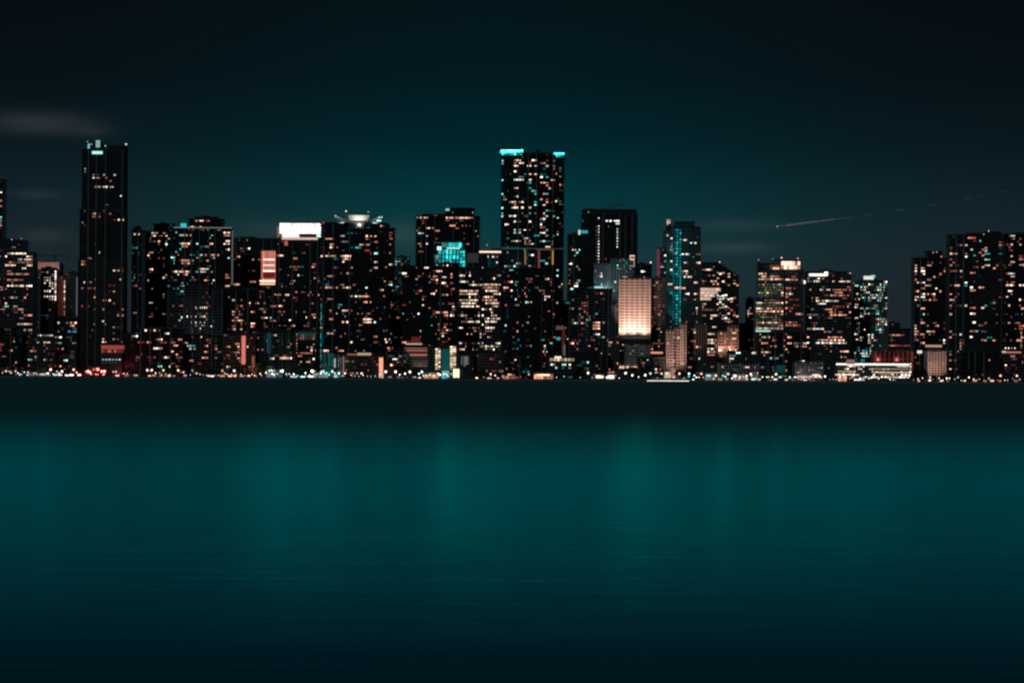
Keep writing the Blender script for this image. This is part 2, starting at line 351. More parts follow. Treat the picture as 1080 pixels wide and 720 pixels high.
b.panel('terrace_light', 183, 244.5, 239.6, 240.6, WM['g'], dy=-1.8); b.panel('terrace_light', 190.5, 196.5, 235.5, 239.4, WM['T'], dy=2)
b.panel('light_strip', 244.3, 245.6, 243, 300, WM['g'], dy=2)
b = add('condo_tower', 'pale grey condominium front with rows of tiny white lights, below the terrace-roofed block', 'tower', 2790, [((177, 186), 306), ((194, 219), 298), ((224, 237), 304), ((186, 224), 312)], style='greybal', fh=3.3,
        win=' '.join(f'{x},{y},1,W' for y, xs in ((325.5, (207.5, 210.5, 213, 216)), (335, (191, 198, 203, 207.5, 210.5, 213, 216)), (341.5, (203, 207.5, 210.5, 216)), (344.5, (207.5, 213, 216)), (347.5, (210,))) for x in xs)+' 219.5,326,3,O 219.5,332,3,s 223,345,3,P 189,339,3,C 183,323,2,s 189,332,3,s', rnd=[(.03, 'Rs')])
b = add('apartment_tower', 'flat-topped dark tower carrying a red and salmon lit stack of floors', 'tower', 2900, [((236, 293), 252)], style='glass', fh=3.25,
        win='251,271,4,O 247,273,2,s 263.5,263,2,W 256,262.5,4,s 267.5,273.5,2,S 270,286,2,s 273.5,274,3,P 250,299,6,P 267,298,7,O 268,306,13,YWY', rnd=(.04, 'SsO'))
b.panel('lit_floors', 275.5, 290.5, 264.5, 299.5, WM['S'], dy=-1)
for yy in (273, 279, 285): b.panel('light_bar', 277.5, 290, yy, yy+1.4, WM['W'], dy=-1.7, d=.5)
for yy in (295.5, 298.7): b.panel('light_bar', 274, 290, yy, yy+1.6, WM['P'], dy=-1.7, d=.5)
b.panel('dark_red_floor', 277.5, 290, 287, 293.5, WM['R'], dy=-1.6, d=.4); b.grille('mullions', 277, 290.5, 265, 299, 6, 1, WM['O'], dy=-1.3, fillx=.25, filly=1, d=.2)
b = add('apartment_tower', 'dark apartment block with two lit peach columns of windows, below the red-lit tower', 'tower', 2800, [((238, 293), 306)], style='balcony',
        win='246.5,318,4,P 246.5,328.5,4,P 246,332,3,P 246,338,5,O 246,343,4,S 246.5,348,4,P 254.5,318,2,O 254.5,322,3,S 254,338.5,4,P 254,344,3,S 254,348,3,P 267,329,4,O 267,342,4,P 267,345.5,5,O 285.5,315,3,d 287,322,6,SOS 279.5,321,3,P 279.5,328.5,3,P 278,335,6,PO 285.5,336,4,C 287,339,6,O', rnd=(.10, 'SsPO', 308, 350))
b = add('crowned_tower', 'tower topped by a brilliant white rectangular billboard-like crown', 'tower', 2860, [((292, 341), 253.5), ((293.5, 340), 236, 253.5, 24)], style='glass', roofbox=[],
        win='296,269,6,P 310,272,2,S 313,272.5,2,P 310,282.5,10,S 331,279,6,O 331,282.5,6,O 309,295,4,P 309,298,3,P 314,290,3,C 296,283,3,R 312,307,3,P 325.5,310.5,4,O 300,316,3,O 313,317,3,S 333,287,2,R 329,320,3,O 321,328,3,P 330,333,4,O 300,329,3,S 305,339,3,W 310,345,4,O', rnd=[(.07, 'SsOPC', 290, 350), (.08, 'OSP', 310, 350)])
b.grille('crown_screen', 295, 340, 235.5, 246.5, 8, 3, SCREEN, dy=-1.2, fillx=.995, filly=.99); b.grille('crown_screen', 298, 316, 246.5, 250, 3, 1, SCREEN, dy=-1.1, fillx=.99, filly=.98); b.panel('crown_screen', 295, 298, 246.5, 250, WM['s'], dy=-1.1)
b.panel('crown_edge', 315, 335, 247.2, 249.4, M['metal'], dy=-1.4, d=.3); b.panel('crown_screen', 297, 335, 250.3, 252.8, PSCREEN, dy=-1.2)
b.grille('louvre', 296, 340, 237.2, 238.4, 9, 1, M['roof'], dy=-1.6, fillx=.3, filly=1, d=.3)
b.panel('crown_screen', 292.5, 294.6, 239, 250, WM['s'], dy=-.8); b.panel('sign_light', 334, 339, 247, 250, WM['C'], dy=-1.7); b.panel('sign_light', 300, 303.5, 254, 259, WM['S'], dy=-1.2)
b = add('crowned_tower', 'wide black tower crowned by a white-lit drum with two wing-shaped canopies', 'tower', 2770,
        [([(338, 8), (343, 1), (372, 0), (392, 0), (406, 3)], 235.5), ([(404, 2), (412, 4), (416, 9)], 241), ([(398, 1), (409, 3)], 237)], style='balcony', roofbox=[],
        win='348.5,251.5,9,O 349.5,258,4,P 349.5,262,4,P 339.5,271.5,4,P 349,271,12,P 365,269,11,P 366,272,9,P 361.5,275,3,P 361.5,249,4,W 363,256,6,s 377,260,8,T 387,257,4,C 386.5,263.5,7,R 387,250,3,P 395,250,5,O 397,254,5,S 412,247,5,R 412,257.5,4,O 396,267.5,4,C 411,267.5,3,P 397,276.5,6,P 401.5,278,4,O 396,283,4,W 401,283,3,W 412,280,4,W 373,282,3,O 349,290.5,8,P 412,296,5,O 412,299.5,5,C 365,304,8,P 368,302,3,W 348,302,8,O 349,304.5,6,P 386.5,305,3,C 401,306,4,s 349,314,6,P 386,312,9,O 377,314,8,W 364,327.5,6,P 349,336.5,4,O 364,340.5,5,P 387,337.5,8,P 387,340.5,8,P 394,341,4,C 348,353,6,P 373,360,4,P 396,354,4,O 396,360,5,O 410,357.5,7,P 411,367,7,O 344.5,369,6,P 355,367,4,P 370,245,7,d 380,241,14,gg 412,250,4,B',
        rnd=[(.05, 'SsPOT')])
X, Y, Z = b.W(378, 236, 6); m = MB(); m.prism([(X+12*math.cos(t*math.pi/10), Y+6+7*math.sin(t*math.pi/10)) for t in range(20)], b.b[0]['zt']+.5, b.W(378, 227, 6)[2]); m.build('drum', M['white'], b.root, b.o)
for sx in (-1, 1):   # canopies
    m = MB()
    for k, (r0, r1, dz) in enumerate(((13, 27, 5), (14, 21, 1.5))):
        z = b.b[0]['zt']+4; vs = [(X+sx*r0, Y+1, z-1+k*0-2*k), (X+sx*r0, Y+9, z-1-2*k), (X+sx*r1, Y+5, z+dz+1-3*k)]
        n = len(m.v); m.v += vs+[(a, bb, c-3.2) for a, bb, c in vs]; m.f += [(n, n+1, n+2), (n+5, n+4, n+3), (n, n+2, n+5, n+3), (n+2, n+1, n+4, n+5), (n+1, n, n+3, n+4)]; m.m += [0]*5
        m.tube((X+sx*(r0+2), Y+5, b.b[0]['zt']), (X+sx*(r0+2), Y+5, z), .4, .4)
    m.build('wing_canopy', M['white'], b.root, b.o)
b.beacon(365, 222.8, 'P', .8); b.beacon(388.3, 223.5, 'P', .8); b.beacon(341, 235, 'B', .9, dy=2)
b.panel('canopy_lamp', 397, 402, 232, 233.5, WM['C'], dy=0)
b.grille('light_strip', 338.2, 338.9, 320, 388, 1, 24, WM['T'], dy=3, filly=.8); b.grille('light_strip', 340.3, 340.8, 330, 386, 1, 20, WM['d'], dy=-1.5, filly=.8)
b = add('apartment_tower', 'slim teal-tinted tower squeezed right of the drum-crowned tower', 'tower', 2880, [((416, 432), 271.5)], style='teal', win='417,276,3,C 417,280,3,C 418,304,5,TC', rnd=(.16, 'dTSsC')); b.beacon(427.5, 270.8, 'R', .7)
b = add('apartment_tower', 'dark broad tower with a raised right penthouse, behind the cyan-lit crown', 'tower', 3050, [((438.5, 505), 228.5), ((469.5, 499), 220, 228.5, 22), ((446, 469), 226.5, 228.5, 20)], style='balcony', roofbox=[],
        win='448,229,9,YsY 451,241,4,P 457,241,2,P 461,244,6,O 443,246,4,C 451,249,3,C 443,258,6,O 443,261,3,O 451,256,2,W 444,261,2,P 443,266.5,4,S 478,239.5,6,O 503,243,2,W 489,246,2,s 492,257,5,S 485,229,28,POPPO 473,229,4,P', rnd=(.02, 'Ss'))
b.panel('crown_light', 470, 474, 219.5, 222.5, WM['C'], dy=-.6); b.beacon(492, 219.5, 'P', .9, dy=2)
b = add('crowned_tower', 'stepped tower with a vivid cyan floodlit crown', 'tower', 2880, [((458, 490.5), 269), ((462, 489), 263, 269, 20), ((466, 486.5), 256, 263, 16)], style='fins', fh=3.2, roofbox=[], rnd=[(.10, 'WCP', 262, 284)])
b.grille('crown_light', 466, 487, 256, 260.8, 6, 1, WM['J'], dy=-1.5, fillx=.9, filly=1); b.panel('crown_light', 471, 485, 261, 262.6, WM['C'], dy=-1.5); b.panel('crown_light', 461, 465.5, 260, 263.6, WM['C'], dy=-2.2)
b.grille('crown_light', 462, 485, 263.4, 268.4, 6, 1, WM['J'], dy=-1.9, fillx=.62, filly=.95); b.grille('crown_light', 458.5, 484.5, 269, 273, 7, 1, WM['J'], dy=-1.9, fillx=.6, filly=.95); b.grille('crown_light', 458, 484.5, 273.6, 277, 7, 1, WM['T'], dy=-1.9, fillx=.6, filly=.95)
b.grille('crown_light', 485, 490.5, 264, 285, 2, 6, WM['J'], dy=-1.9, fillx=.7, filly=.72)
b.panel('lit_canopy', 457.5, 466, 255.2, 256.5, WM['s'], dy=-3, d=3)
b = add('apartment_tower', 'black apartment tower before the cyan crown, freckled with red and peach windows', 'tower', 2760, [((459.5, 484), 278.5), ((424, 461), 281)], style='balcony',
        win='437.5,280,3,gW 444.5,280,2,gW 453,275,3,W 456,279,6,WC 449,284,4,W 468,291,4,W 467,299,6,PW 469,310,6,PO 476,289,3,O 476,293.5,3,S 476.5,300,3,R 476,306,2,R 478,306,3,S 476,312,3,R 461,294,3,P 461,299,3,O 427,287,4,W 426,287,5,O 453,298,2,g 443,306,5,O 447,321,2,P 461,329,4,P 470,330,5,O 470,334,4,O 476,332,4,W 476,321,5,S 479,327,4,S 470,345,3,O 469,351,5,O 467,354,2,P 470,360,4,R',
        rnd=[(.13, 'SsPORW'), (.03, 'Td')])
b = add('low_office', 'square office block faced in cream lit floors and a tight grid of panes', 'office building', 2790, [([(484.5, 0), (506, 0), (508, 1)], 283), ((508, 528), 286)], style='grid', bay=2.1, fh=3.5,
        win='488,292,7,YWY 489,296,10,YWY 500,300,12,Y 518,300,22,Y 520,307.5,14,WY 518,304,18,O 494,308,19,PYPP 494,312,19,PYPY 518,312,16,PY 517,316,16,O 495,317,20,YWPW 519,320,14,YW 495,321,16,WWY 493,325,13,WY 505,325,6,P 522,325,10,Y 510,325,3,W 489,333,5,Y 508,333,3,W 521,332,5,Y 519,336.5,18,sYW 500,341,14,YWYW 517,341,12,YW 495,341,16,s 517,345,10,YW 486,345.5,3,W 505,349,8,Yg 516,349,8,YO 509,353,4,P 525,361.5,5,W 508,361,3,W 487,361.5,4,W 517,365.5,18,YgY 487,369,5,P 516,369.5,12,gW 503,369,3,s',
        rnd=[(.30, 'gs', 318, 372), (.12, 'YPW', 286, 370)])
b.panel('rooftop_box', 493, 504.5, 267, 277, M['pale'], dy=8, d=10)
b = add('apartment_tower', 'dark block with salmon-lit roof canopy and teal columns left of the tallest tower', 'tower', 2850, [((505, 530), 266.5)], style='glass', win='515,271,2,P 519,271,2,P 524.5,276,2,W 524,271,2,P', roofbox=[(.5, .9, 6)], rnd=(.08, 'sdP', 270, 290))
b.panel('roof_canopy_light', 505.5, 528.5, 264.8, 266.4, WM['P'], dy=-2.2, d=3); b.panel('teal_column', 515, 517, 269, 282, WM['d'], dy=-1); b.panel('teal_column', 521, 523, 269, 282, WM['d'], dy=-1); b.beacon(513.5, 258.5, 'O', .9)
# ---- centre: tallest
b = add('skyscraper', 'tallest central tower ringed with glowing cyan light at its roof corners', 'skyscraper', 2930,
        [([(528.5, 10), (534, 3), (544, 0), (560, -1), (578, 0), (585, 3)], 162), ([(585, 4), (589, 6), (594, 10)], 167)], style='balcony', fh=3.3, bay=3.2, roofbox=[(.62, .72, 6)],
        win='530,169,2,C 530.5,173,2,C 530,189,2,C 530,206,2,C 531,209,3,T 530,220,2,C 530,226,2,C 530,229,2,W 545,168,6,W 546,171,6,P 545,174,6,P 544,182,4,W 545,191,7,C 545,199,5,P 546,213,11,Y 547,219,9,P 537,213.5,3,C 538,227,2,W 543,227,5,W 565,168.5,4,W 564,174.5,4,W 559,185,3,P 564,184,4,P 560,191,5,P 559,194,5,T 561,198,4,T 564,201,5,C 565,204,3,T 573,179,3,T 573,183.5,5,T 578,186,4,T 578,176,3,C 574,193,6,O 579,192,4,P 579,197,4,P 580,200,3,P 573,206,4,O 578,206,3,T 571,211.5,3,W 573.5,215,3,P 578,213,3,O 586,176.5,3,P 590,177,3,C 590,181,2,T 590,185,2,C 586,212.5,3,P 590,213.5,2,T 564,213,4,T 564,216,4,C 558.5,220,3,P 558.5,226,3,T 566,225.5,3,O 573,231,5,P 578,229,3,C 585,227,2,C 588,230,3,C 535,236.5,6,P 543,234,2,W 558,233.5,2,W 577.5,223.5,2,C 545,243.5,9,Y 545,247,8,C 545,255,10,Y 536.5,250.5,2,C 559,253,5,W 562.5,256,4,W 578.5,242.5,3,T 573,245.5,7,P 578,250,3,P 573,253.5,5,C 579,254.5,3,T 589,246,3,W 579,260,5,Y 559,268,4,T 563,268.5,4,W 545.5,276.5,6,g 543,281,6,C 533.5,279.5,3,W 573,274,5,T 578,277.5,5,C 588,292,3,C 536,265,2,g 590,302,3,W',
        rnd=[(.09, 'TCWPs', 166, 262), (.05, 'dTC', 262, 300), (.12, 'PSRTO', 295, 350, 584, 596)])
for (xa, xb, yy) in ((528, 535, 159.6), (535, 543, 158.6), (543, 551, 158.2)): b.panel('crown_light', xa, xb, yy, yy+1.5, WM['k'], dy=-2.0, d=1)
b.grille('crown_light', 529, 551, 159, 163.6, 10, 1, WM['K'], dy=-1.6, fillx=.6, filly=1)
b.panel('crown_light', 584, 595, 161.0, 162.6, WM['k'], dy=1.5, d=1); b.grille('crown_light', 586, 594, 162.5, 165.5, 3, 1, WM['K'], dy=1.7, fillx=.7, filly=1)
b.panel('crown_light', 528, 550, 158, 159, WM['C'], dy=-2.4, d=.4); b.panel('crown_light', 585, 595, 160.8, 161.6, WM['C'], dy=1.1, d=.4)
b.mast(575.5, 153, 162, .9)
b.panel('ledge', 529, 594, 261.5, 262.8, M['pale'], dy=-3, d=5); b.panel('ledge_light', 566, 584, 263, 263.6, WM['s'], dy=-3.2, d=.3); b.panel('ledge_light', 529, 548, 260.5, 261.2, WM['d'], dy=-3.2, d=.3)
b.panel('gold_pillar', 553.2, 554.8, 264.5, 279, WM['G'], dy=-2); b.panel('gold_pillar', 582.2, 583.8, 264.5, 279, WM['G'], dy=-2); b.panel('gold_pillar', 553.4, 554.5, 253.5, 258, WM['G'], dy=-2); b.panel('gold_pillar', 582.4, 583.5, 253.5, 259, WM['G'], dy=-2)
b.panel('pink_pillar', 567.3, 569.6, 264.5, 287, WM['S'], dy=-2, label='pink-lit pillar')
b = add('apartment_tower', 'bulky black apartment tower standing before the tallest central tower', 'tower', 2780, [([(529, 7), (536, 1), (556, 0), (580, 2), (586, 8)], 296), ([(535, 3), (548, 0), (570, 0), (579, 3)], 283.5)], style='balcony',
        win='540,283,4,C 539,286,3,C 555.5,293.5,3,O 566,298.5,4,O 576,295,4,Y 579,294,3,P 546,299,5,TT 535,290.5,2,S 539,297,2,P 539,305.5,2,P 546,309,2,d 554,310.5,3,O 554,313,2,S 565,310.5,3,W 575,313.5,4,W 579,311.5,3,P 575,317,3,P 532,304,3,W 558,319,6,C 546,322,3,C 533,323,3,S 545,317,2,C 563,321,2,R 566,339,3,W 557,348.5,7,gCW 564,350,3,C 534,342,3,C 558,365,7,RR 571,364,3,O 575,364.5,3,P 550,365,3,W 545,339,3,S 558,341,3,O 549,353,3,O 545,350.5,2,O 564,356,3,O 571,353,2,S 574,349.5,2,S 574,367,4,T 574.5,373,3,R',
        rnd=[(.10, 'SsRPOTC')])
b = add('apartment_tower', 'striped tower right of the tallest tower, its base open as a lit portal', 'tower', 2830, [((577, 600), 318)], style='greybal', win='590,303,2,C 588.5,320,3,P', rnd=[(.25, 'OPSRT', 300, 322), (.12, 'sPOT', 322, 375, 594, 601)])
b.panel('portal_beam', 577, 595, 343.5, 347.5, WM['s'], dy=-3, d=2); b.panel('portal_post', 582.4, 585.6, 347.5, 374, WM['r'], dy=-3, d=2); b.panel('portal_post', 592.6, 595.8, 347.5, 372, WM['r'], dy=-3, d=2)
b.panel('portal_lamp', 594, 596.4, 363, 375, WM['g'], dy=-3.6, d=.5); b.panel('portal_lamp', 576.5, 583.5, 343.5, 346.2, WM['P'], dy=-3.6, d=.5); b.panel('portal_lamp', 587, 591, 355.5, 358.5, WM['T'], dy=-1.5, d=.5)
b = add('apartment_tower', 'dark narrow tower with a white-cyan roof corner light, left of the crane tower', 'tower', 2860, [([(598, 5), (603, 0), (614, 0)], 247.5)], style='glass', bay=2.6,
        win='606.5,263.5,4,P 599.5,272,3,R 602,274,2,S 608.5,268,2,C 607,270.5,2,T 610.5,265,2,C 603,278,3,W 601,277,2,P 609.5,281.5,3,W 612,285,2,s 600,298,4,S 611,295,2,W 608.5,297.5,2,C 605.5,301,2,W 603.5,303.5,2,C 602.5,305,2,C 609.5,303,3,W', rnd=(.12, 'SRsOP', 285, 390))
b.panel('roof_lamp', 610, 612, 242.5, 247.5, WM['W'], dy=-1); b.panel('roof_lamp', 612.5, 620, 243, 246, WM['T'], dy=-1)
b = add('crane_tower', 'black unfinished tower with two vertical strings of work lights', 'tower', 2960, [((612.5, 672), 226), ((614, 671), 221.5, 226, 30)], style='glass', roofbox=[(.05, .3, 2.2)],
        win='644,233,9,W 651,234,5,W 651,236.5,5,C 641,238,1,s 613,233.5,2,d')
b.grille('work_lights', 630.9, 632, 237, 278, 1, 13, WM['W'], filly=.34, fillx=.9); b.grille('work_lights', 650.5, 651.7, 240, 262, 1, 7, WM['W'], filly=.38, fillx=.9); b.grille('work_lights', 629, 629.8, 237, 276, 1, 9, WM['s'], filly=.3)
b.beacon(620.8, 223.7, 'P', .7, dy=-1); b.beacon(630, 220, 'R', .5); b.beacon(631.5, 230, 'W', .6, dy=-1.5)
b = add('apartment_tower', 'grey and teal gridded mid-height tower under the crane tower', 'tower', 2880, [((626, 652), 278.5), ((644, 668), 273.5)], style='teal', fh=3.2,
        win='634,292.5,5,Y 654,284,3,TC 662,291,4,S 659,291,2,P 628,287,2,s 648.5,298,3,C', rnd=[(.14, 'dds'), (.05, 'PCT')])
b.panel('light_strip', 640, 643, 279, 300, WM['g'], dy=-1.6); b.beacon(639, 273, 'S', .7, dy=0); b.beacon(657, 273, 'S', .7, dy=0)
b = add('apartment_tower', 'crowded peach-windowed apartment tower with a pale teal roof light, left of the glowing salmon facade', 'tower', 2780, [((618, 645), 305), ((600, 620), 312)], style='greybal', bay=2.6,
        win='629,339,9,PPO 629,342,8,O 636.5,341,3,O 629,347.5,7,P 630,353,6,W 636,355.5,2,W 628,373,9,PPO 636.5,372,2,W 646,342,3,O 646,353,2,T 646,357.5,3,O', rnd=[(.30, 'OPSsRO', 300, 378), (.06, 'TCd')])
b.panel('roof_light', 627, 636, 302, 304.6, WM['C'], dy=-1); b.panel('roof_light', 620, 627, 303, 304.5, WM['d'], dy=-1)
b = add('apartment_tower', 'thin dark slab between the peach-windowed tower and the glowing salmon facade', 'tower', 2730, [((641, 652.5), 322)], style='teal', rnd=(.14, 'POTSd'))
# ---- salmon facade
b = add('office_tower', 'dark tower with a rooftop hook-shaped red neon sign behind the glowing salmon facade', 'office building', 2860, [((668, 687), 279)], style='glass', win='679,286.5,5,VV', rnd=(.05, 'sd'))
b.panel('neon_sign', 664.2, 669.4, 269.2, 270.4, WM['P'], dy=-1, d=.5); b.panel('neon_sign', 664.2, 665.4, 270.4, 274, WM['P'], dy=-1, d=.5); b.panel('neon_sign', 668.2, 669.4, 270.4, 281.5, WM['P'], dy=-1, d=.5); b.panel('neon_sign', 665.4, 668.2, 273, 274.2, WM['P'], dy=-1, d=.5)
b.panel('sign_frame', 665.4, 668.2, 270.4, 273, M['metal'], dy=0, d=.5); b.panel('sign_frame', 668.0, 669.6, 281.5, 288, M['metal'], dy=0, d=1); b.beacon(686.3, 276.8, 'P', .9, dy=0)
salmon = add('office_tower', 'office slab with a glowing salmon floodlit facade, brightest at its lower edge', 'office building', 2740, [((652, 685.5), 294)], style='punched', fh=3.35, bay=3.35,
        rnd=[(.10, 'sgP', 360, 395)])
add('office_tower', 'dark office wing attached right of the glowing salmon facade', 'office building', 2752, [((685.5, 701), 294)], style='band', win='690,303,5,SsS 697,303,4,s 694,298,2,W 691,315,2,O', rnd=[(.12, 'SsOP', 306, 392)])
b = salmon; b.panel('flood_ledge', 651.5, 685, 356, 357.4, M['pale'], dy=-6, d=6)
bl[-1].panel('light_bar', 688, 700, 361.5, 362.6, WM['S'], dy=-1.5); bl[-1].panel('light_bar', 686.5, 699, 371, 372.8, WM['O'], dy=-1.5)
b.grille('sign', 653, 671.5, 386, 388.5, 7, 1, WM['P'], dy=-1.5, fillx=.6, filly=1)
for i in range(0): pass
# ---- teal tower
b = add('apartment_tower', 'teal floodlit tower with a letter P sign on its roof and a purple edge', 'tower', 2870,
        [((700, 709), 244), ([(709, -1), (718.5, -1)], 239), ((718.5, 738.5), 240), ((712, 732), 234.5, 240, 24), ((693, 700), 262)], style='teal', fh=3.3, roofbox=[],
        win='724,254.5,5,WW 729,255.5,2,C 734,255.5,2,W 724,269.5,8,W 730,270,3,C 736,267,5,O 724,278.5,5,P 736,278.5,5,P 724,287,5,P 724,289,3,Y 724,293,6,W 729,293,2,P 734,289.5,2,T 734.5,298,4,P 720,303.5,6,O 726,309,4,W 734,309,4,P 723,316.5,4,R 734,316,2,P 735,325,2,W 734,340,3,W 703,250,3,W 709,253,3,W 709,264.5,4,W 713,267,2,C 702,268.5,3,W 709,276,4,W 712,279,2,C 702,276.5,3,W 709,285,2,W 714,292.5,3,C 702,288.5,2,W 706,299,5,P 713,303.5,5,P 709,309.5,2,C 714,314,2,C',
        rnd=[(.16, 'CTdW', 245, 345, 699, 719), (.04, 'sS', 245, 345, 719, 739)])
b.panel('purple_strip', 693, 695.8, 262.5, 292.5, node_mat('purple_neon', emit=(1, .16, .45), es=.12), dy=-2, label='purple-lit edge strip')
for i in range(5): b.grille('teal_strip', 710.0+i*1.7, 711.3+i*1.7, 241, 343, 1, 31, WM['T'] if i in (2, 4) else WM['d'], dy=-2.2, d=.3, fillx=1, filly=.6)
b.panel('sign_frame', 702.3, 708, 237, 244, M['roof'], dy=2, d=3)
for q in ((703.4, 704.6, 231.6, 237.2), (704.6, 706.8, 231.6, 232.7), (704.6, 706.8, 234.3, 235.3), (706.1, 707.2, 232.0, 235.0)): b.panel('letter_sign', *q, WM['P'], dy=1.2, d=.5)
b = add('office_tower', 'office block with a sloping right shoulder and a bright peach corner of lit floors', 'office building', 2850, [((738.5, 758), 277.5), ((758, 761), 279), ((761, 764), 281), ((764, 767), 283), ((767, 770), 285), ((770, 773), 287), ((773, 776), 289), ((776, 779), 291)], style='band', fh=3.3, bay=2.6, roofbox=[],
        win='743,284.5,10,PP 747,286.5,6,Y 762,288,4,P 758,289,2,W 769,288,2,P 769,292.5,3,P 758.5,294,3,Y 763,297,3,P 752,296.5,6,P 755,301,5,O 743.5,297,4,s 770,300.5,3,P 777,300.5,8,POP 776,297,3,O 748,305,22,PYPYP 747,308.5,20,PYPYP 745,312,16,YPYP 743,316,10,PYY 761,312.5,8,WC 767,313,3,Y 761,316.5,7,CW 773,316,8,YP 742,320,6,YP 761,320.5,8,YPY 773,319,3,O 740,324,6,O 762,324,7,YW 744,326,16,sOs 763,326,12,sSs 742,332.5,4,P 762,332.5,18,YOPO 777,333,6,O 751,336,3,P 766,336.5,6,W 771,340,4,P 753,346,5,Y 756,353,10,Y', rnd=[(.12, 'SPsOY')])
b.beacon(759, 276.3, 'P', .7)
for q in ((738.7, 760, 303.5, 307, 9), (738.7, 757, 307.4, 310, 8), (738.7, 754, 310.4, 313, 7), (738.7, 750, 313.4, 316.6, 5)): b.grille('lit_floor', *q[:4], q[4], 1, PSCREEN, dy=-.8, fillx=.93, filly=.95)
sgrid = add('apartment_block', 'salmon-lit pale grid block with a stepped roof at the foot of the teal tower', 'apartment block', 2710, [((702, 712), 348.5), ((712, 720), 346), ((718, 723.5), 341.5)], style='palegrid', fh=3.2, bay=2.2, roofbox=[], win='719,352,3,Y 717,358,4,Y 708,393,4,W', rnd=(.06, 'OP'))
b = add('office_tower', 'dark block with thin vertical lit ribs, right of the salmon-lit grid block', 'office building', 2730, [((723.5, 745), 343)], style='fins', fh=3.2, win='734,350.5,3,W 731,358.5,8,SOS 736,366.5,10,SOS 737,379.5,3,W 723,366,3,W 730,377,4,s 728,387,5,PO', rnd=(.05, 'sS'))
b = add('low_office', 'narrow cream-windowed block between the ribbed block and the brown stepped block', 'office building', 2715, [((744, 756), 351)], style='grid', fh=3.3, bay=2.0, win='750,353,9,Y 749,360,10,YPY 749,363.5,10,YPW 749,367,10,WPY 749,370.5,10,YPY 749,374,8,O', rnd=[(.45, 'YPO', 355, 376), (.25, 'SO', 376, 392)])
brown = add('apartment_block', 'brown balconied block stepping up to the right, lit salmon from the street', 'apartment block', 2725, [((755.5, 768), 350.5), ((768, 778.5), 344)], style='brick', fh=3.2,
        win='761,350,3,P 772,350,3,P 775,353,4,P 763,368,22,SOSO 777,369,6,P 775,358,4,P 758,369,3,P', rnd=(.10, 'SOP'))
b = add('low_office', 'low teal-windowed office in front of the brown stepped block', 'office building', 2690, [((767, 800), 371)], style='grid', fh=3.2, bay=2.4, win='774.5,374,12,CWC 771,379,5,W 794,371.5,4,P 783,388,3,W', rnd=[(.14, 'sgPC')])
b = add('office_tower', 'small black tower left of the teal-glass office tower', 'tower', 2900, [((786, 796), 315)], style='glass', win='790,327,3,W 792,325,2,C 789.5,330.5,3,P 794.5,336,3,C 789.5,344.5,2,O', rnd=(.03, 's'))
# ---- glass office
b = add('office_tower', 'teal-glass office tower banded in orange light under a glowing glass crown', 'office building', 2800,
        [([(799.5, 6), (826, 0)], 284.5, 316), ([(795, 6), (826, 0)], 315), ([(826, 0), (847, 7)], 284.5), ([(800, 7), (845, 6)], 278, 284.5, 26)], style='teal', fh=3.2, bay=2.4, roofbox=[],
        win='804,288.5,7,Y 812,291,18,OPO 837,291,4,S 817,294,36,PPYO 838,294,8,O 805,299,2,O 816,300,2,Y 822,300,5,Y 831,303,6,O 838,303,3,s 829,306,6,R 808,310,16,YYG 830,309.5,14,PWP 828,313,10,OS 836,316,14,RSR 841,316,4,S 801,319,8,Y 821,319,20,YOYP 840,322,6,R 802,326,10,Y 812,326,6,O 825,326,14,OS 811,329,32,OPOY 835,326,4,S 826,332,6,O 841,332,6,O 805,335.5,6,GY 817,335.5,6,G 809,339,30,OYO 833,339.5,14,RO 831,342,20,OPO 840,342,8,R 800,345.5,8,Y 812,345.5,20,YGY 826,345,3,W',
        rnd=[(5, 'qqGqq', 300, 350, 795, 826), (.10, 'RSs', 286, 345, 826, 847)])
b.grille('crown_glazing', 824, 844, 275.4, 284, 7, 2, WM['P'], dy=-1, fillx=.9, filly=.93, label='glowing pink-white glass crown'); b.panel('crown_glazing', 812, 824, 279.5, 284, WM['S'], dy=-.5); b.panel('crown_glazing', 815, 822, 282, 284, WM['P'], dy=-1.2)
b.panel('crown_canopy', 818, 844.5, 273.8, 275, M['roof'], dy=-2, d=20); b.panel('corner_pier', 799, 801.5, 275.5, 286, M['roof'], dy=4, d=3)
b.panel('base_light', 797, 826, 348.2, 349.8, WM['C'], dy=-1.5)
for x, y in ((800, 274), (815, 273), (824.3, 271.8), (841.5, 272.5)): b.beacon(x, y, 'P', .8, dy=3)
b = add('apartment_block', 'black lower block under the teal-glass office tower, with short rows of cream windows', 'apartment block', 2740, [((796, 851), 351)], style='balcony', fh=3.3,
        win='807.5,357,10,YYg 806.5,363.5,8,O 813,364,3,P 808,370,8,YO 807,373,6,s 813.5,376.5,3,C 819.5,378,4,P 826.5,365,3,O 829,370,2,P 832,357,5,O 833,363,4,O 827,359,2,O 840.5,362.5,6,g 846,365,4,O 850,350.5,6,WC 850,362,6,W 818.5,365.5,2,O 846,381,5,W', rnd=[(.07, 'SsPO')])
b.panel('wash_light', 819, 829, 385, 393, WM['d'], dy=-1.4, label='dim teal wash of light')
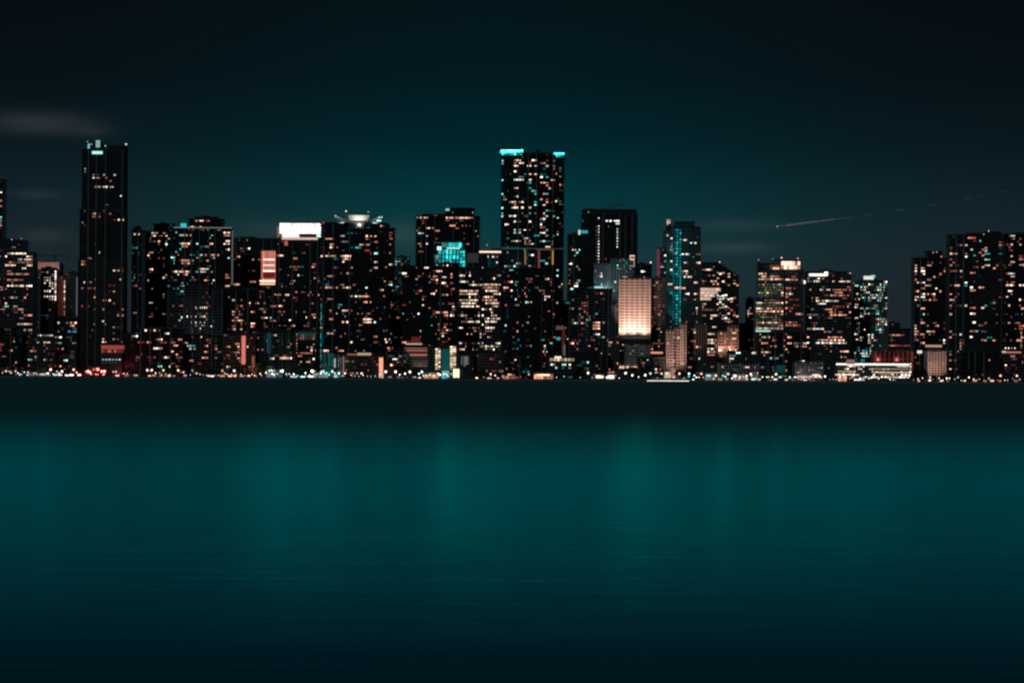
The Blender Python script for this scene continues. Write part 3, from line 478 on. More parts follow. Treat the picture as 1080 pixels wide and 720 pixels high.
b = add('office_tower', 'dark office tower with a long white roof sign and orange clusters of windows', 'office building', 2820, [((848.5, 897.5), 287)], style='band', fh=3.2, bay=2.4,
        win='851,293,2,Y 862.5,293.5,5,Y 869,293,2,s 878,292.5,3,S 887,293,3,s 855,297,10,gWg 862.5,297,5,W 873,297,2,s 879,296,2,P 890.5,296.5,14,PWP 855.5,307,3,O 866,307,2,W 868.5,310,2,s 853,310.5,3,d 886,306,14,OSO 885,309,8,OGO 897,306,3,S 862,313.5,5,O 877,313,4,P 884,313.5,14,SOS 894,313,3,P 872.5,319,23,WYPW 866,319.5,8,W 888,322.5,20,RSS 874,325.5,8,SO 882,326,3,O 851,324,3,s 857.5,326,4,g 878,329,10,GOG 857,333,13,sgs 885,332.5,18,OPO 896.5,329,4,O 855.5,336.5,3,W 863,336,2,g 876,336,4,s 894,336,6,s 859.5,346,19,YWCY 898,342.5,5,s 873,351,8,Sd 884,351.5,6,sS 880,356,16,OSO 876,359,30,OPOP 877,362,34,CWYW 846,362,6,W 893,372,5,P 888,372,4,O 853,357.5,3,P 855,367.5,3,P',
        rnd=[(.09, 'SsRPg')])
b.panel('roof_sign', 853.5, 871, 288.6, 291, WM['V'], dy=-1.6, label='long white lit roof sign'); b.panel('roof_sign', 869.5, 873, 286.8, 290.6, WM['V'], dy=-1.6); b.panel('corner_lamp', 847, 849.5, 296, 299, WM['W'], dy=-1.5)
b = add('apartment_tower', 'slim glittering tower with a white glow on its roof', 'tower', 2860, [((907, 935.5), 296), ((898, 907), 300), ((898, 905), 298, 300, 10)], style='teal', bay=2.2, fh=3.1,
        win='933,297,5,WW 901,302,5,C 904.5,301,3,W 927.5,339,4,B', rnd=[(.36, 'WPCCPTY', 298, 378), (.1, 'Td')])
b.panel('roof_lamp', 911, 921.5, 291, 295.2, WM['V'], dy=2, label='bright white roof glow'); b.panel('roof_lamp', 919, 923, 290, 292.5, WM['C'], dy=2)
b = add('office_tower', 'distant dark block with two faint salmon rows, in the gap before the right cluster', 'office building', 3080, [((934, 960), 347), ((938, 949), 341, 347, 20)], style='band', win='941,353,5,O 946,354.5,8,SsO 951,354.5,5,s 940,364.5,8,OYO 951,364.5,16,SRS 933,355,2,W', rnd=(.05, 's'))
b = add('exhibition_hall', 'low hall clad in red-lit vertical fins, above the white-banded parking deck', 'hall', 2730, [((920, 962), 370.5)], style='redfins', fh=9, roofbox=[]); redhall = b
b = add('parking_garage', 'long parking deck with bright white horizontal bands', 'parking garage', 2680, [((880.5, 961.5), 382.5)], style='garage', fh=3.1, bay=2.4, roofbox=[(.08, .14, 4)],
        win='885,396,14,PYWO 930,399.5,60,W', rnd=[(.42, 'WYPgW')])
for y in (383.3,): b.panel('light_band', 882, 959, y, y+1.6, WM['W'], dy=-1.7, d=.5)
for x0, x1, y in ((920, 958, 388.6), (922, 960, 392.2), (884, 900, 391.2), (868+13, 906, 394.6), (928, 944, 394.4), (946, 958, 386.0)): b.panel('light_band', x0, x1, y, y+.9, WM['Y'], dy=-1.7, d=.5)
b.panel('sign_box', 893, 901.5, 379, 384, WM['s'], dy=-2, d=2); b.panel('sign_box', 908, 912, 378.6, 381.5, WM['T'], dy=-1, d=2)
b = add('parking_garage', 'small grey slatted parking deck with a bright ground floor, below the dark office tower', 'parking garage', 2670, [((836, 868), 382)], style='garage', fh=2.7, bay=2.4, roofbox=[], win='852,397,26,WWYW', rnd=[(.3, 'gs'), (.2, 'WYC', 386, 400, 858, 869)])
b.panel('light_band', 841, 866, 396, 398.4, WM['W'], dy=-1.7, d=.5)
# ---- right cluster
b = add('apartment_tower', 'apartment tower on the right with a bright peach cluster at its upper left corner', 'tower', 2800, [((961, 997), 272.5), ((978.5, 993.5), 265.5, 272.5, 20)], style='balcony', roofbox=[],
        win='963.5,279,5,PO 964,283,6,PPO 964,286.5,7,WPP 965,289,6,OP 973,282,2,W 973,285.5,4,W 974.5,288,3,P 981,281,4,O 964,294.5,3,S 968,298.5,2,P 978.5,296,2,P 981.5,296,3,P 973.5,298.5,4,W 979,302,7,PWP 985,292.5,3,P 991,289,2,O 973,305,5,O 965.5,308,6,O 963.5,312,5,P 964,316.5,4,W 968,313,2,P 973,309,4,P 973.5,312.5,5,C 981,309.5,5,O 977.5,317.5,7,OO 991,307.5,3,O 985.5,309.5,3,P 986,314,3,O 986,317.5,4,S 988.5,304.5,2,W 973,325,5,O 974,333,3,C 973,341,4,O 966,343,3,W 963,346,4,P 979,343,2,s 987.5,343.5,4,O 981,348.5,6,PO 985,348.5,4,O 973,353.5,4,O 980.5,353,3,C 963,350.5,3,O 962.5,353.5,3,W 962,359,4,O 967.5,358,3,O 972.5,361,5,OO 995,358.5,3,W',
        rnd=[(.17, 'SsOPR')])
b.beacon(984.3, 266.3, 'P', .7, dy=-.8); b.beacon(988, 265.6, 'W', .8, dy=-.8)
b = add('apartment_tower', 'widest dark tower of the right cluster, with a slanting roofline', 'tower', 2780, [((997.5, 1020), 248), ((1020, 1038), 246.5), ((1038, 1056), 245)], style='glass', bay=3, roofbox=[],
        win='1026,250,8,OBO 1028,253.5,2,s 1002,262.5,3,S 1002.5,268,4,P 1008,267.5,3,W 1002,273,2,S 996,274,2,W 1002,280.5,4,W 996,282,2,W 1000,284.5,5,R 1007,285.5,2,P 1012.5,287.5,2,W 1000,293,3,P 1012.5,292.5,2,s 1019,259,2,W 1025.5,264,3,W 1019,266.5,5,P 1019.5,269,3,W 1020.5,272,3,W 1027.5,271,3,T 1036,262.5,4,W 1041,262.5,4,P 1034,265.5,3,S 1041,265.5,4,P 1036.5,270.5,4,O 1036.5,281,3,P 1042,281,6,P 1048,282,3,O 1051,281,2,O 1027,286.5,7,O 1054.5,258,3,C 1054,263,2,R 1054.5,269,2,T 1018,298,4,W 1019.5,301,4,T 1007,302.5,3,W 1011,302.5,2,P 1025.5,304.5,3,W 1026,306.5,2,P 1034.5,303,6,O 1002,302,3,S 1002.5,310,3,O 1008,314.5,2,P 1002.5,322.5,3,S 1002,330.5,5,P 1019.5,321.5,4,W 1026.5,324,6,O 1026.5,332,6,WP 1026,339,4,W 1027,348,5,O 1025.5,356.5,4,W 1037,324,2,P 1040.5,324,2,T 1048,319,8,dCd 1036,342,5,S 1040.5,342,3,O 1036,349,3,s 1036,359,3,O 1040,359,3,P 1048,359,2,O 1002,349.5,4,S 1002,355,4,O 1012.5,352,2,W 1002,370,4,TT 1002.5,373,4,O 1007.5,381,3,O 1002,380.5,3,P 1018.5,373,4,P 1035.5,380.5,3,P 1039.5,380.5,3,P 1002,388.5,4,P 1012,388,3,W 1049,327,3,s',
        rnd=[(.06, 'SsRPO'), (.03, 'TC')])
b.beacon(1037.5, 247, 'W', .6, dy=-1); b.beacon(1042.8, 243.6, 'W', .7, dy=-1)
b = add('apartment_tower', 'dark tower cut by the right edge, with stacked bright peach balconies', 'tower', 2750, [((1056.5, 1095), 247.5)], style='balcony',
        win='1069.5,250,3,C 1070,252,3,W 1067,257.5,4,P 1076.5,257.5,3,P 1066.5,265,2,s 1067,271,3,P 1077,270,4,R 1077,273,4,O 1067.5,278,6,P 1079,280.5,8,W 1067.5,288,6,WC 1067,291,4,P 1059,290,2,S 1059,299.5,2,O 1067.5,299.5,6,PW 1079,299.5,6,PW 1066,307,4,W 1067.5,309.5,3,S 1059,312,2,W 1065.5,322,3,P 1076.5,317.5,3,P 1079,326,6,O 1065.5,336,3,R 1065,341,2,W 1079,345,8,BB 1077,347,4,O 1075.5,360,4,W 1058,347,2,g 1067,358,3,s', rnd=[(.08, 'SsORP')])
b.grille('light_column', 1076.6, 1077.6, 349, 372, 1, 7, WM['O'], dy=-1.5, filly=.5)
b = add('low_office', 'small pale grid block with a salmon-lit roof canopy at the foot of the right cluster', 'office building', 2700, [((975, 997.5), 370)], style='palegrid', fh=2.6, bay=2.0, roofbox=[(.05, .8, 3)], rnd=[(.05, 'P')]); rgrid = b
b.panel('roof_canopy_light', 976.5, 993.5, 363.6, 366.0, WM['P'], dy=1, d=4); b.panel('corner_lamp', 967.5, 972.5, 369.5, 372.5, WM['W'], dy=-1)
b = add('low_podium', 'dark podium with a line of white lamps and a salmon canopy at the far right', 'podium', 2690, [((1055, 1082), 368)], style='band', rnd=[(.06, 'sR')], win='1060,386,3,W 1069.5,386,4,RR')
b.grille('lamp_row', 1059, 1072, 366.3, 367.7, 4, 1, WM['W'], dy=-1, fillx=.3, filly=1); b.panel('canopy_light', 1057, 1061, 370, 372, WM['Y'], dy=-1.5); b.panel('canopy_light', 1061, 1077, 370.8, 372, WM['S'], dy=-1.5); b.panel('canopy_light', 1066, 1070.5, 374.5, 376.5, WM['s'], dy=-1.5)
b = add('apartment_block', 'black waterfront block under the widest right tower, nearly unlit', 'apartment block', 2690, [((1010, 1054), 372)], style='balcony', rnd=[(.02, 's')])

# ------------------------------------------------------------------ low front row
def low(name, label, cat, x0, x1, yt, D, style, win='', rnd=None, **k): return add(name, label, cat, D, [((x0, x1), yt)], style=style, win=win, rnd=rnd, depth=20, **k)
low('apartment_block', 'low dark block at the far left waterfront with a few red windows', 'apartment block', -14, 22, 346, 2690, 'balcony', '1,341,4,R 14,342,3,P 1,362,3,R 14,360,2,P 10,369,3,S 11,371,3,R 22,370,2,P 16,382,2,C', (.06, 'RSs'))
low('apartment_block', 'low block with a row of tiny white lamps at its roofline under the cream-floored office', 'apartment block', 22.5, 61, 354, 2700, 'band', '40.5,361,3,W 49,362,6,Y 35,372,5,O 38,377,3,W 31.5,379,4,C 48,379,2,C 37,379.5,3,S 52,372.5,2,S', (.06, 'sRdS')).grille('lamp_row', 39, 56, 353, 354.2, 7, 1, WM['W'], dy=-1, fillx=.35, filly=1)
low('apartment_block', 'low block with one cyan row of windows left of the tallest black tower', 'apartment block', 60.5, 84, 336, 2720, 'glass', '61,341,5,Y 71,340,4,g 77.5,340,5,P 77,345,4,O 78,349,13,TdTT 62,357,4,W 62,361,4,C 77,361,2,W 60,349,2,s 87,361,3,R 60,379,3,R 69,379,4,C 77,370,5,S', (.07, 'RSs')).panel('grey_band', 62, 78, 373.5, 378, M['pale'], dy=-1.4)
b = low('mall', 'low building with a red glowing storey and white-lit lower decks under the black tower', 'mall', 106.5, 131.5, 362.5, 2700, 'band', '126,361,4,W')
b.panel('red_fascia', 106.8, 131, 364, 368.2, WM['r'], dy=-1.6); b.grille('lit_shopfront', 107, 131, 368.6, 372, 11, 1, WM['S'], dy=-1.6, fillx=.4, filly=1); b.panel('light_band', 107, 128, 378.4, 379.8, WM['g'], dy=-1.6); b.panel('light_band', 107, 124, 382, 382.8, WM['g'], dy=-1.6); b.grille('light_band', 107, 128, 378.6, 379.6, 6, 1, WM['C'], dy=-1.9, fillx=.3, filly=1, d=.2)
low('apartment_block', 'low dark block at the waterfront with paired salmon windows under the condominium front', 'apartment block', 143, 195, 347, 2700, 'balcony', '164,348,3,W 176,351,4,W 153,347,2,P 158,350,3,R 164.5,359.5,3,O 169,359.5,4,P 158,362.5,4,O 164.5,366,4,W 169,366,4,P 181,357,2,R 181,360,3,P 185,363,4,O 190.5,357,4,O 182,372,4,P 185.5,372.5,3,O 158.5,378.5,3,R 164,378.5,3,R 177,378.5,5,P 168.5,387.5,4,C 168.5,382,3,d 179,386,2,W 150,373,3,R 141,354,2,W', (.02, 'Rs'))
low('condo_block', 'low grey waterfront condominium with salmon windows and one white-teal lamp', 'apartment block', 195, 238, 354, 2710, 'greybal', '203,355,4,R 212,355,4,O 218.5,358,3,O 198.5,365,4,V 203,366,6,TT 203,369,5,P 217,365,5,O 217,372,5,O 217,378.5,6,O 227,365,3,O 227,368.5,3,O 227,379,3,O 228,358,2,R 231,372,4,s', (.04, 'sR'))
b = low('condo_block', 'red-tinted balconied block with one tall salmon-lit pillar', 'apartment block', 236, 271, 352.5, 2695, 'brick', '240,365,5,O 251.5,365,4,P 260,365,3,P 251,372,5,W 252,378,5,P 235,379,3,R 241,387,4,P', (.06, 'RSs'))
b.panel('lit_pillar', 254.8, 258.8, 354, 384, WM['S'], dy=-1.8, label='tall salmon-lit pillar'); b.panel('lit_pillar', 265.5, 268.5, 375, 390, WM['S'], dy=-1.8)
b = low('apartment_block', 'low dark block striped with faint teal balconies and a row of white windows', 'apartment block', 271, 312, 349, 2700, 'greybal', '291,355,2,W 304,358.5,2,s 304,365,2,W 287,377.5,5,W 292,361,2,s', (.03, 'ds'))
b.grille('lit_row', 295, 308, 376.5, 378.6, 7, 1, WM['P'], dy=-1.6, fillx=.6, filly=1); b.panel('glass_strip', 281.5, 285.5, 351, 372, WM['d'], dy=-.8)
b = low('apartment_block', 'low block with a teal and white lit top storey like an open pergola', 'apartment block', 312, 333.5, 349.5, 2690, 'balcony', '332,357,2,C 328.5,370,3,P 328.5,373,4,O 320,373.5,4,O 332,363.5,2,P 329,366,2,W 332,379.5,2,P 325,367,2,S', (.10, 'OSPR'))
b.panel('lit_pergola', 314, 331.5, 350, 353, WM['d'], dy=-1.8); b.grille('lit_pergola', 312, 332.5, 352.5, 358.5, 9, 1, WM['s'], dy=-1.9, fillx=.4, filly=.9); b.grille('edge_lamps', 312.6, 313.4, 351, 370, 1, 6, WM['O'], dy=-1.7, filly=.4)
b = low('hotel_podium', 'teal and white floodlit finned podium left of the orange corner pier', 'podium', 342, 364, 374, 2680, 'fins', '348,394,3,C', (.14, 'dT'))
b.panel('lit_fin', 352.3, 353.8, 378, 398, WM['W'], dy=-2); b.grille('lit_fin', 356, 360.5, 377, 398, 2, 9, WM['g'], dy=-1.9, filly=.6, fillx=.5); b.panel('lit_fin', 361.5, 363, 376, 397, WM['s'], dy=-2); b.grille('lit_fin', 342, 351.5, 372, 386, 5, 1, WM['d'], dy=-1.9, fillx=.4, filly=1)
b = low('hotel_podium', 'podium with a cream-lit roof edge, salmon windows and an orange corner pier', 'podium', 364, 404.5, 374, 2680, 'band', '368.5,382,8,OSO 385,384,5,R 395,381,5,R 398,384.5,4,O 379,394,5,P 370,395,4,S', (.07, 'SRO'))
b.panel('roof_edge_light', 366, 377, 373, 374.4, WM['O'], dy=-2); b.panel('roof_edge_light', 377, 391.5, 372, 374.6, WM['Y'], dy=-2.2); b.panel('corner_pier', 399.8, 404, 377, 398, WM['O'], dy=-1.9); b.panel('corner_pier', 401, 404.5, 393, 398.5, WM['W'], dy=-2.4)
b = low('apartment_block', 'dark low block right of the orange corner pier with scattered white windows', 'apartment block', 405, 428, 371, 2700, 'balcony', '412,374.5,6,d 417,378.5,6,W 416,385,7,PS 422,375,2,W 424,370,3,P', (.08, 'sWC'))
b = low('mall', 'low striped building with a red glow on its roof', 'mall', 426, 452, 364.5, 2690, 'garage', '430,388,5,P', (.10, 'gs'))
for i, c in enumerate('OssOgsggs'): b.panel('light_band', 427+min(i, 5)*1.7, 450.5, 366.6+i*2.35, 367.7+i*2.35, WM[c if c != 'O' else 'S'], dy=-1.8, d=.4)
b.panel('roof_light', 428, 445, 362, 364, WM['W'], dy=1, d=6); b.panel('red_screen', 434, 443, 355, 361.8, WM['R'], dy=3, d=2); b.panel('red_screen', 429, 434, 358.5, 361.8, WM['r'], dy=3, d=2)
b = low('twin_stair_block', 'dark block with two cream-lit stair columns flanking a teal wall', 'apartment block', 452, 484.5, 366, 2685, 'band')
b.grille('stair_window', 459, 464.8, 367, 390, 2, 10, WM['Y'], dy=-1.8, fillx=.8, filly=.55); b.grille('stair_window', 474.5, 481, 364.6, 390, 2, 11, WM['Y'], dy=-1.8, fillx=.85, filly=.6); b.panel('teal_wall', 466, 474, 368, 391, WM['d'], dy=-1.4); b.panel('teal_wall', 466, 473.5, 391, 398, WM['C'], dy=-1.6); b.panel('lit_wall', 478, 484.4, 389, 398, WM['Y'], dy=-2.6, d=1, label='cream-lit end wall'); b.panel('lit_wall', 445+7, 464, 393, 397.5, WM['P'], dy=-2.6, d=1)
b = low('low_office', 'small dark office with a pale window grille right of the cream-lit stair columns', 'office building', 484.5, 500, 372, 2690, 'glass', '', (.04, 'd')); b.grille('pale_grille', 486, 495, 375.5, 384.5, 5, 1, WM['g'], dy=-1.6, fillx=.7, filly=1)
low('low_office', 'dim brown gridded block at the foot of the square cream-lit office', 'office building', 500, 531, 371, 2695, 'brick', '526.5,382,3,C 520,379,4,S 513,392,4,P 522,391,4,S', (.10, 'ss'))
low('apartment_block', 'dark low block with red windows below the bulky central tower', 'apartment block', 531, 563, 378, 2690, 'balcony', '544.5,379,2,P 535,389,3,P 537,396,5,P 555,391.5,5,TT', (.06, 'RSs'))
b = low('restaurant', 'waterfront restaurant pavilion with an orange glowing front', 'restaurant', 562.5, 584, 393, 2640, 'glass', roofbox=[]); b.grille('lit_front', 563, 583.5, 394.3, 399.6, 6, 1, WM['O'], dy=-1.7, fillx=.85, filly=1); b.panel('lit_front', 566, 580, 394.5, 396, WM['P'], dy=-2.2, d=.4)
b = low('restaurant', 'two-storey hall with a cream canopy-lit roof and bright paired windows under the portal tower', 'hall', 578, 607, 380, 2680, 'band', '584,385,4,W 587,388,3,C 594,385,5,C 594,388.5,4,T 600.5,385,2,W 600.5,388,3,W', (.04, 'd'), roofbox=[])
b.grille('canopy', 579.5, 606, 377.6, 380.6, 7, 1, WM['Y'], dy=-2.5, fillx=.75, filly=1, d=2); b.panel('canopy', 585, 592, 375.6, 378, WM['Y'], dy=-1, d=2)
low('low_office', 'dim low block with grey-teal windows right of the canopy-lit hall', 'office building', 607, 628, 381, 2690, 'band', '615,382,6,d 620,381,4,C 619,388,6,s 591,398,2,W', (.14, 'gds'))
b = low('kiosk', 'small kiosk with a peach-lit window left of the domed kiosk', 'kiosk', 627.5, 637, 394.5, 2632, 'glass', roofbox=[]); b.panel('lit_front', 628.5, 636.5, 395.6, 398.6, WM['P'], dy=-1.6)
b = add('kiosk', 'domed white-lit kiosk by the row of globe lamps', 'kiosk', 2634, [((640, 648), 395)], style='whitebal', roofbox=[], depth=8)
b.panel('lit_front', 640.5, 647.5, 395.6, 399, WM['W'], dy=-1.6); X, Y, Z = b.W(644, 395, 4); m = MB(); m.ball((X, Y, Z), 3.9); m.build('dome', WM['s'], b.root, b.o)
b = low('low_podium', 'dark podium below the glowing salmon facade and its small sign', 'podium', 653, 684, 390, 2680, 'band', '', (.04, 's'))
low('apartment_block', 'dark low block with red and teal windows below the dark wing of the salmon facade', 'apartment block', 672, 702, 378, 2700, 'balcony', '677,378,3,T 683,381,2,C 678,384,3,B 678,387,3,T 693,388,2,W 693,392,2,W 670,365,4,T', (.10, 'sRTP'))
b = low('ferry_terminal', 'low terminal with a cream-lit gabled front beside the long white pier', 'terminal', 700, 713, 393.5, 2640, 'whitebal', roofbox=[]); b.panel('lit_front', 701, 707, 392, 398.5, WM['Y'], dy=-2, d=.6); b.panel('lit_front', 707.5, 712.5, 389, 398.5, WM['s'], dy=-2.1, d=.6)
low('apartment_block', 'dim low gridded block below the low teal-windowed office', 'apartment block', 757, 800, 383, 2680, 'palegrid', '', [(.06, 'PW'), (.08, 'g')])
low('apartment_block', 'black low block between the domed kiosk light and the crowded peach-windowed tower', 'apartment block', 600, 640, 371, 2720, 'glass', '', (.05, 'sS'))
low('apartment_block', 'unlit black slab behind the gap right of the office with a sloping shoulder', 'apartment block', 779, 800, 342, 2880, 'glass', '793,372,4,P 788,375,2,s', (.02, 's'))

low('apartment_block', 'narrow unlit block in the gap right of the tallest black tower', 'apartment block', 129, 145, 353, 2710, 'balcony', '139,358,2,s 141,354,2,W', (.04, 's'))
for b in bl: b.finish()

# ------------------------------------------------------------------ cranes
def crane(x, yj, yb, xl, xr, D, label, tilt=0):
    X, Z = plan(x, yj, D); zb = plan(x, yb, D)[1]; r = empty('tower_crane', (X, D+10, zb), label, 'crane', 'tower cranes on unfinished towers')
    o = (X, D+10, zb); s = D/F
    m = MB(); h = Z-zb
    for a, c in ((-1, -1), (1, -1), (1, 1), (-1, 1)): m.tube((a*.9, c*.9, 0), (a*.9, c*.9, h+7*(tilt == 0)), .4, .35, 4)
    k = 0
    while k*2.2 < h: m.tube((-.9, -.9, k*2.2), (.9, -.9, k*2.2+2.2), .12, .12, 4); m.tube((.9, .9, k*2.2), (-.9, .9, k*2.2+2.2), .12, .12, 4); k += 1
    m.build('mast', M['metal'], r)
    m = MB(); L, R_ = (xl-x)*s, (xr-x)*s; dz = tilt*s
    f = lambda t: (L+(R_-L)*t, h+dz*(L+(R_-L)*t)/max(abs(L), abs(R_)))
    for oy, oz in ((-.7, 0), (.7, 0), (0, 1.3)): a, b_ = f(0), f(1); m.tube((a[0], oy, a[1]+oz), (b_[0], oy, b_[1]+oz), .42, .42, 4)
    for i in range(24):
        a, b_ = f(i/24), f((i+1)/24); m.tube((a[0], -.7, a[1]), (b_[0], 0, b_[1]+1.3), .1, .1, 4); m.tube((a[0], .7, a[1]), (b_[0], 0, b_[1]+1.3), .1, .1, 4)
    m.build('jib', M['metal'], r)
    m = MB(); a = f(1 if tilt == 0 else 0); m.box(a[0]-2.2, a[0]+.3, -1.2, 1.2, a[1]-3, a[1]); m.build('counterweight', M['conc'], r)
    m = MB(); m.box(.9, 2.6, -1, 1, h-2.8, h-.3); m.build('cab', M['glass'], r)
crane(56, 269.5, 277.5, 39, 71, 3060, 'tower crane with a level jib above the salmon-washed domed tower')
crane(639, 219.5, 223, 633, 659, 2965, 'crane with a raised slanting jib on the black unfinished tower', tilt=5)

# ------------------------------------------------------------------ setting
def sheet(name, pts, z, mat, kind='structure'):
    me = bpy.data.meshes.new(name); me.from_pydata([(x, y, z) for x, y in pts], [], [tuple(range(len(pts)))]); me.materials.append(mat)
    o = bpy.data.objects.new(name, me); COL.objects.link(o); return tag(o, kind=kind)
sheet('ground', [(-9000, 2604), (9000, 2604), (9000, 20000), (-9000, 20000)], GZ, M['ground'])
m = MB(); m.box(-9000, 9000, 2600, 2604, -2, GZ+.15); m.box(-9000, 9000, 2599.7, 2604.3, GZ+.154, GZ+.45)
for i in range(-90, 91): m.box(i*12-.5, i*12+.5, 2599.4, 2600-.003, -1, GZ+.1)
tag(m.build('seawall', M['wall']), 'long low concrete seawall along the far shore', 'seawall')
sheet('promenade', [(-2000, 2604.4), (2000, 2604.4), (2000, 2612), (-2000, 2612)], GZ+.004, M['wall'])

# water
wm = bpy.data.materials.new('bay_water'); wm.use_nodes = True; nt = wm.node_tree; N = nt.nodes; L = nt.links; N.clear()
out = N.new('ShaderNodeOutputMaterial'); tc = N.new('ShaderNodeTexCoord')
def nz(scale, sx, sy, detail=3):
    mp = N.new('ShaderNodeMapping'); mp.inputs['Scale'].default_value = (sx, sy, 1); n = N.new('ShaderNodeTexNoise'); n.inputs['Scale'].default_value = scale; n.inputs['Detail'].default_value = detail
    L.new(tc.outputs['Object'], mp.inputs['Vector']); L.new(mp.outputs[0], n.inputs['Vector']); return n.outputs['Fac']
bp = N.new('ShaderNodeBump'); bp.inputs['Strength'].default_value = .5; bp.inputs['Distance'].default_value = .11
mx = N.new('ShaderNodeMath'); mx.operation = 'ADD'; L.new(nz(1, .10, 1.3, 4), mx.inputs[0]); L.new(nz(1, .02, .22, 3), mx.inputs[1]); L.new(mx.outputs[0], bp.inputs['Height'])
# strip by the far shore: rougher, gloss colour darkened to imitate dark reflections
sep = N.new('ShaderNodeSeparateXYZ'); L.new(tc.outputs['Object'], sep.inputs[0])
pn = N.new('ShaderNodeMath'); pn.operation = 'MULTIPLY_ADD'; pn.inputs[1].default_value = 36; pq = N.new('ShaderNodeMath'); pq.operation = 'MULTIPLY_ADD'; pq.inputs[1].default_value = 1.0; L.new(nz(1, .0035, .11, 2), pq.inputs[0]); L.new(nz(1, .004, .012, 3), pq.inputs[2]); L.new(pq.outputs[0], pn.inputs[0]); L.new(sep.outputs['Y'], pn.inputs[2])
rr = N.new('ShaderNodeMapRange'); rr.interpolation_type = 'SMOOTHSTEP'; iv = N.new('ShaderNodeMath'); iv.operation = 'DIVIDE'; iv.inputs[0].default_value = 1; L.new(pn.outputs[0], iv.inputs[1]); L.new(iv.outputs[0], rr.inputs['Value'])
rr.inputs['From Min'].default_value = .0028; rr.inputs['From Max'].default_value = .0074
tg = N.new('ShaderNodeCombineXYZ'); tg.inputs[0].default_value = 1
def gloss(col, rough, an):
    q = N.new('ShaderNodeBsdfAnisotropic'); q.inputs['Color'].default_value = (*col, 1); q.inputs['Roughness'].default_value = rough; q.inputs['Anisotropy'].default_value = an
    L.new(tg.outputs[0], q.inputs['Tangent']); L.new(bp.outputs[0], q.inputs['Normal']); return q.outputs[0]
def mixs(f, a, b):
    q = N.new('ShaderNodeMixShader'); L.new(a, q.inputs[1]); L.new(b, q.inputs[2])
    if isinstance(f, float): q.inputs[0].default_value = f
    else: L.new(f, q.inputs[0])
    return q.outputs[0]
calm = mixs(.42, gloss((.004, .95, 1), .20, -.70), gloss((.004, .93, 1), .33, -.4))
far = gloss((.05, .15, .17), .85, 0); near = gloss((.01, .19, .30), .78, 0)  # both gloss colours darkened to imitate weaker reflected light, far off and close by
r2 = N.new('ShaderNodeMapRange'); r2.interpolation_type = 'SMOOTHSTEP'; pn2 = N.new('ShaderNodeMath'); pn2.operation = 'MULTIPLY_ADD'; pn2.inputs[1].default_value = 8; L.new(nz(1, .01, .08, 3), pn2.inputs[0]); L.new(sep.outputs['Y'], pn2.inputs[2])
iv2 = N.new('ShaderNodeMath'); iv2.operation = 'DIVIDE'; iv2.inputs[0].default_value = 1; L.new(pn2.outputs[0], iv2.inputs[1]); L.new(iv2.outputs[0], r2.inputs['Value']); r2.inputs['From Min'].default_value = .0105; r2.inputs['From Max'].default_value = .028
m0 = mixs(rr.outputs[0], far, mixs(r2.outputs[0], calm, near))
df = N.new('ShaderNodeBsdfDiffuse'); df.inputs['Color'].default_value = (.004, .05, .055, 1)
fr = N.new('ShaderNodeFresnel'); fr.inputs['IOR'].default_value = 1.6; L.new(bp.outputs[0], fr.inputs['Normal'])
mix = N.new('ShaderNodeMixShader'); L.new(fr.outputs[0], mix.inputs[0]); L.new(df.outputs[0], mix.inputs[1]); L.new(m0, mix.inputs[2]); L.new(mix.outputs[0], out.inputs['Surface'])
sheet('water', [(-9000, -9000), (9000, -9000), (9000, 2602), (-9000, 2602)], 0, wm)

# ------------------------------------------------------------------ trees and lamps on the shore
rng = random.Random(5)
def tree_proto(kind, seed):
    r = random.Random(seed); h = 1.0
    root = empty('palm_tree' if kind == 'palm' else 'broadleaf_tree', (0, 0, 0), 'x', 'tree')
    m = MB(); c = MB()
    if kind == 'palm':
        p = Vector((0, 0, 0)); lean = r.uniform(-.8, .8)
        for i in range(6): q = Vector((lean*((i+1)/6)**2, 0, (i+1)*1.35)); m.tube(p, q, .28-.02*i, .26-.02*i); p = q
        for k in range(16):
            a = 2*math.pi*k/16+r.uniform(-.2, .2); up = r.uniform(-.1, .9); pr = p.copy(); w = .55
            for j in range(6):
                t = (j+1)/6; q = p+Vector((math.cos(a)*3.4*t, math.sin(a)*3.4*t, up*2.2*t-2.6*t*t)); sd = Vector((-math.sin(a), math.cos(a), 0))
                w1 = .55*(1-t*.85); n = len(c.v); c.v += [tuple(pr-sd*w), tuple(pr+sd*w), tuple(q+sd*w1), tuple(q-sd*w1)]; c.f.append((n, n+1, n+2, n+3)); c.m.append(0); pr = q; w = w1
    else:
        m.tube((0, 0, 0), (.2, 0, 3.2), .45, .3)
        cl = []
        for k in range(9):
            a = r.uniform(0, 6.3); d = r.uniform(.8, 3.6); q = Vector((math.cos(a)*d, math.sin(a)*d, r.uniform(4.4, 8.0)-d*.35)); m.tube((.2, 0, 3.0), q, .18, .06, 5); cl.append((q, r.uniform(1.3, 2.1)))
        for q, rad in cl:
            for i in range(75):
                v = Vector((r.gauss(0, 1), r.gauss(0, 1), r.gauss(0, .75)))*rad*.55+q; a = Vector((r.gauss(0, 1), r.gauss(0, 1), r.gauss(0, 1))).normalized(); b2 = a.orthogonal().normalized()*.33; a = a*.5
                n = len(c.v); c.v += [tuple(v-a), tuple(v+b2), tuple(v+a), tuple(v-b2)]; c.f.append((n, n+1, n+2, n+3)); c.m.append(0)
    m.build('trunk', M['bark'], root); c.build('crown', M['palm' if kind == 'palm' else 'leafm'], root); return root
protos = {'palm': [tree_proto('palm', i) for i in range(3)], 'tree': [tree_proto('tree', i+10) for i in range(3)]}
used = set()
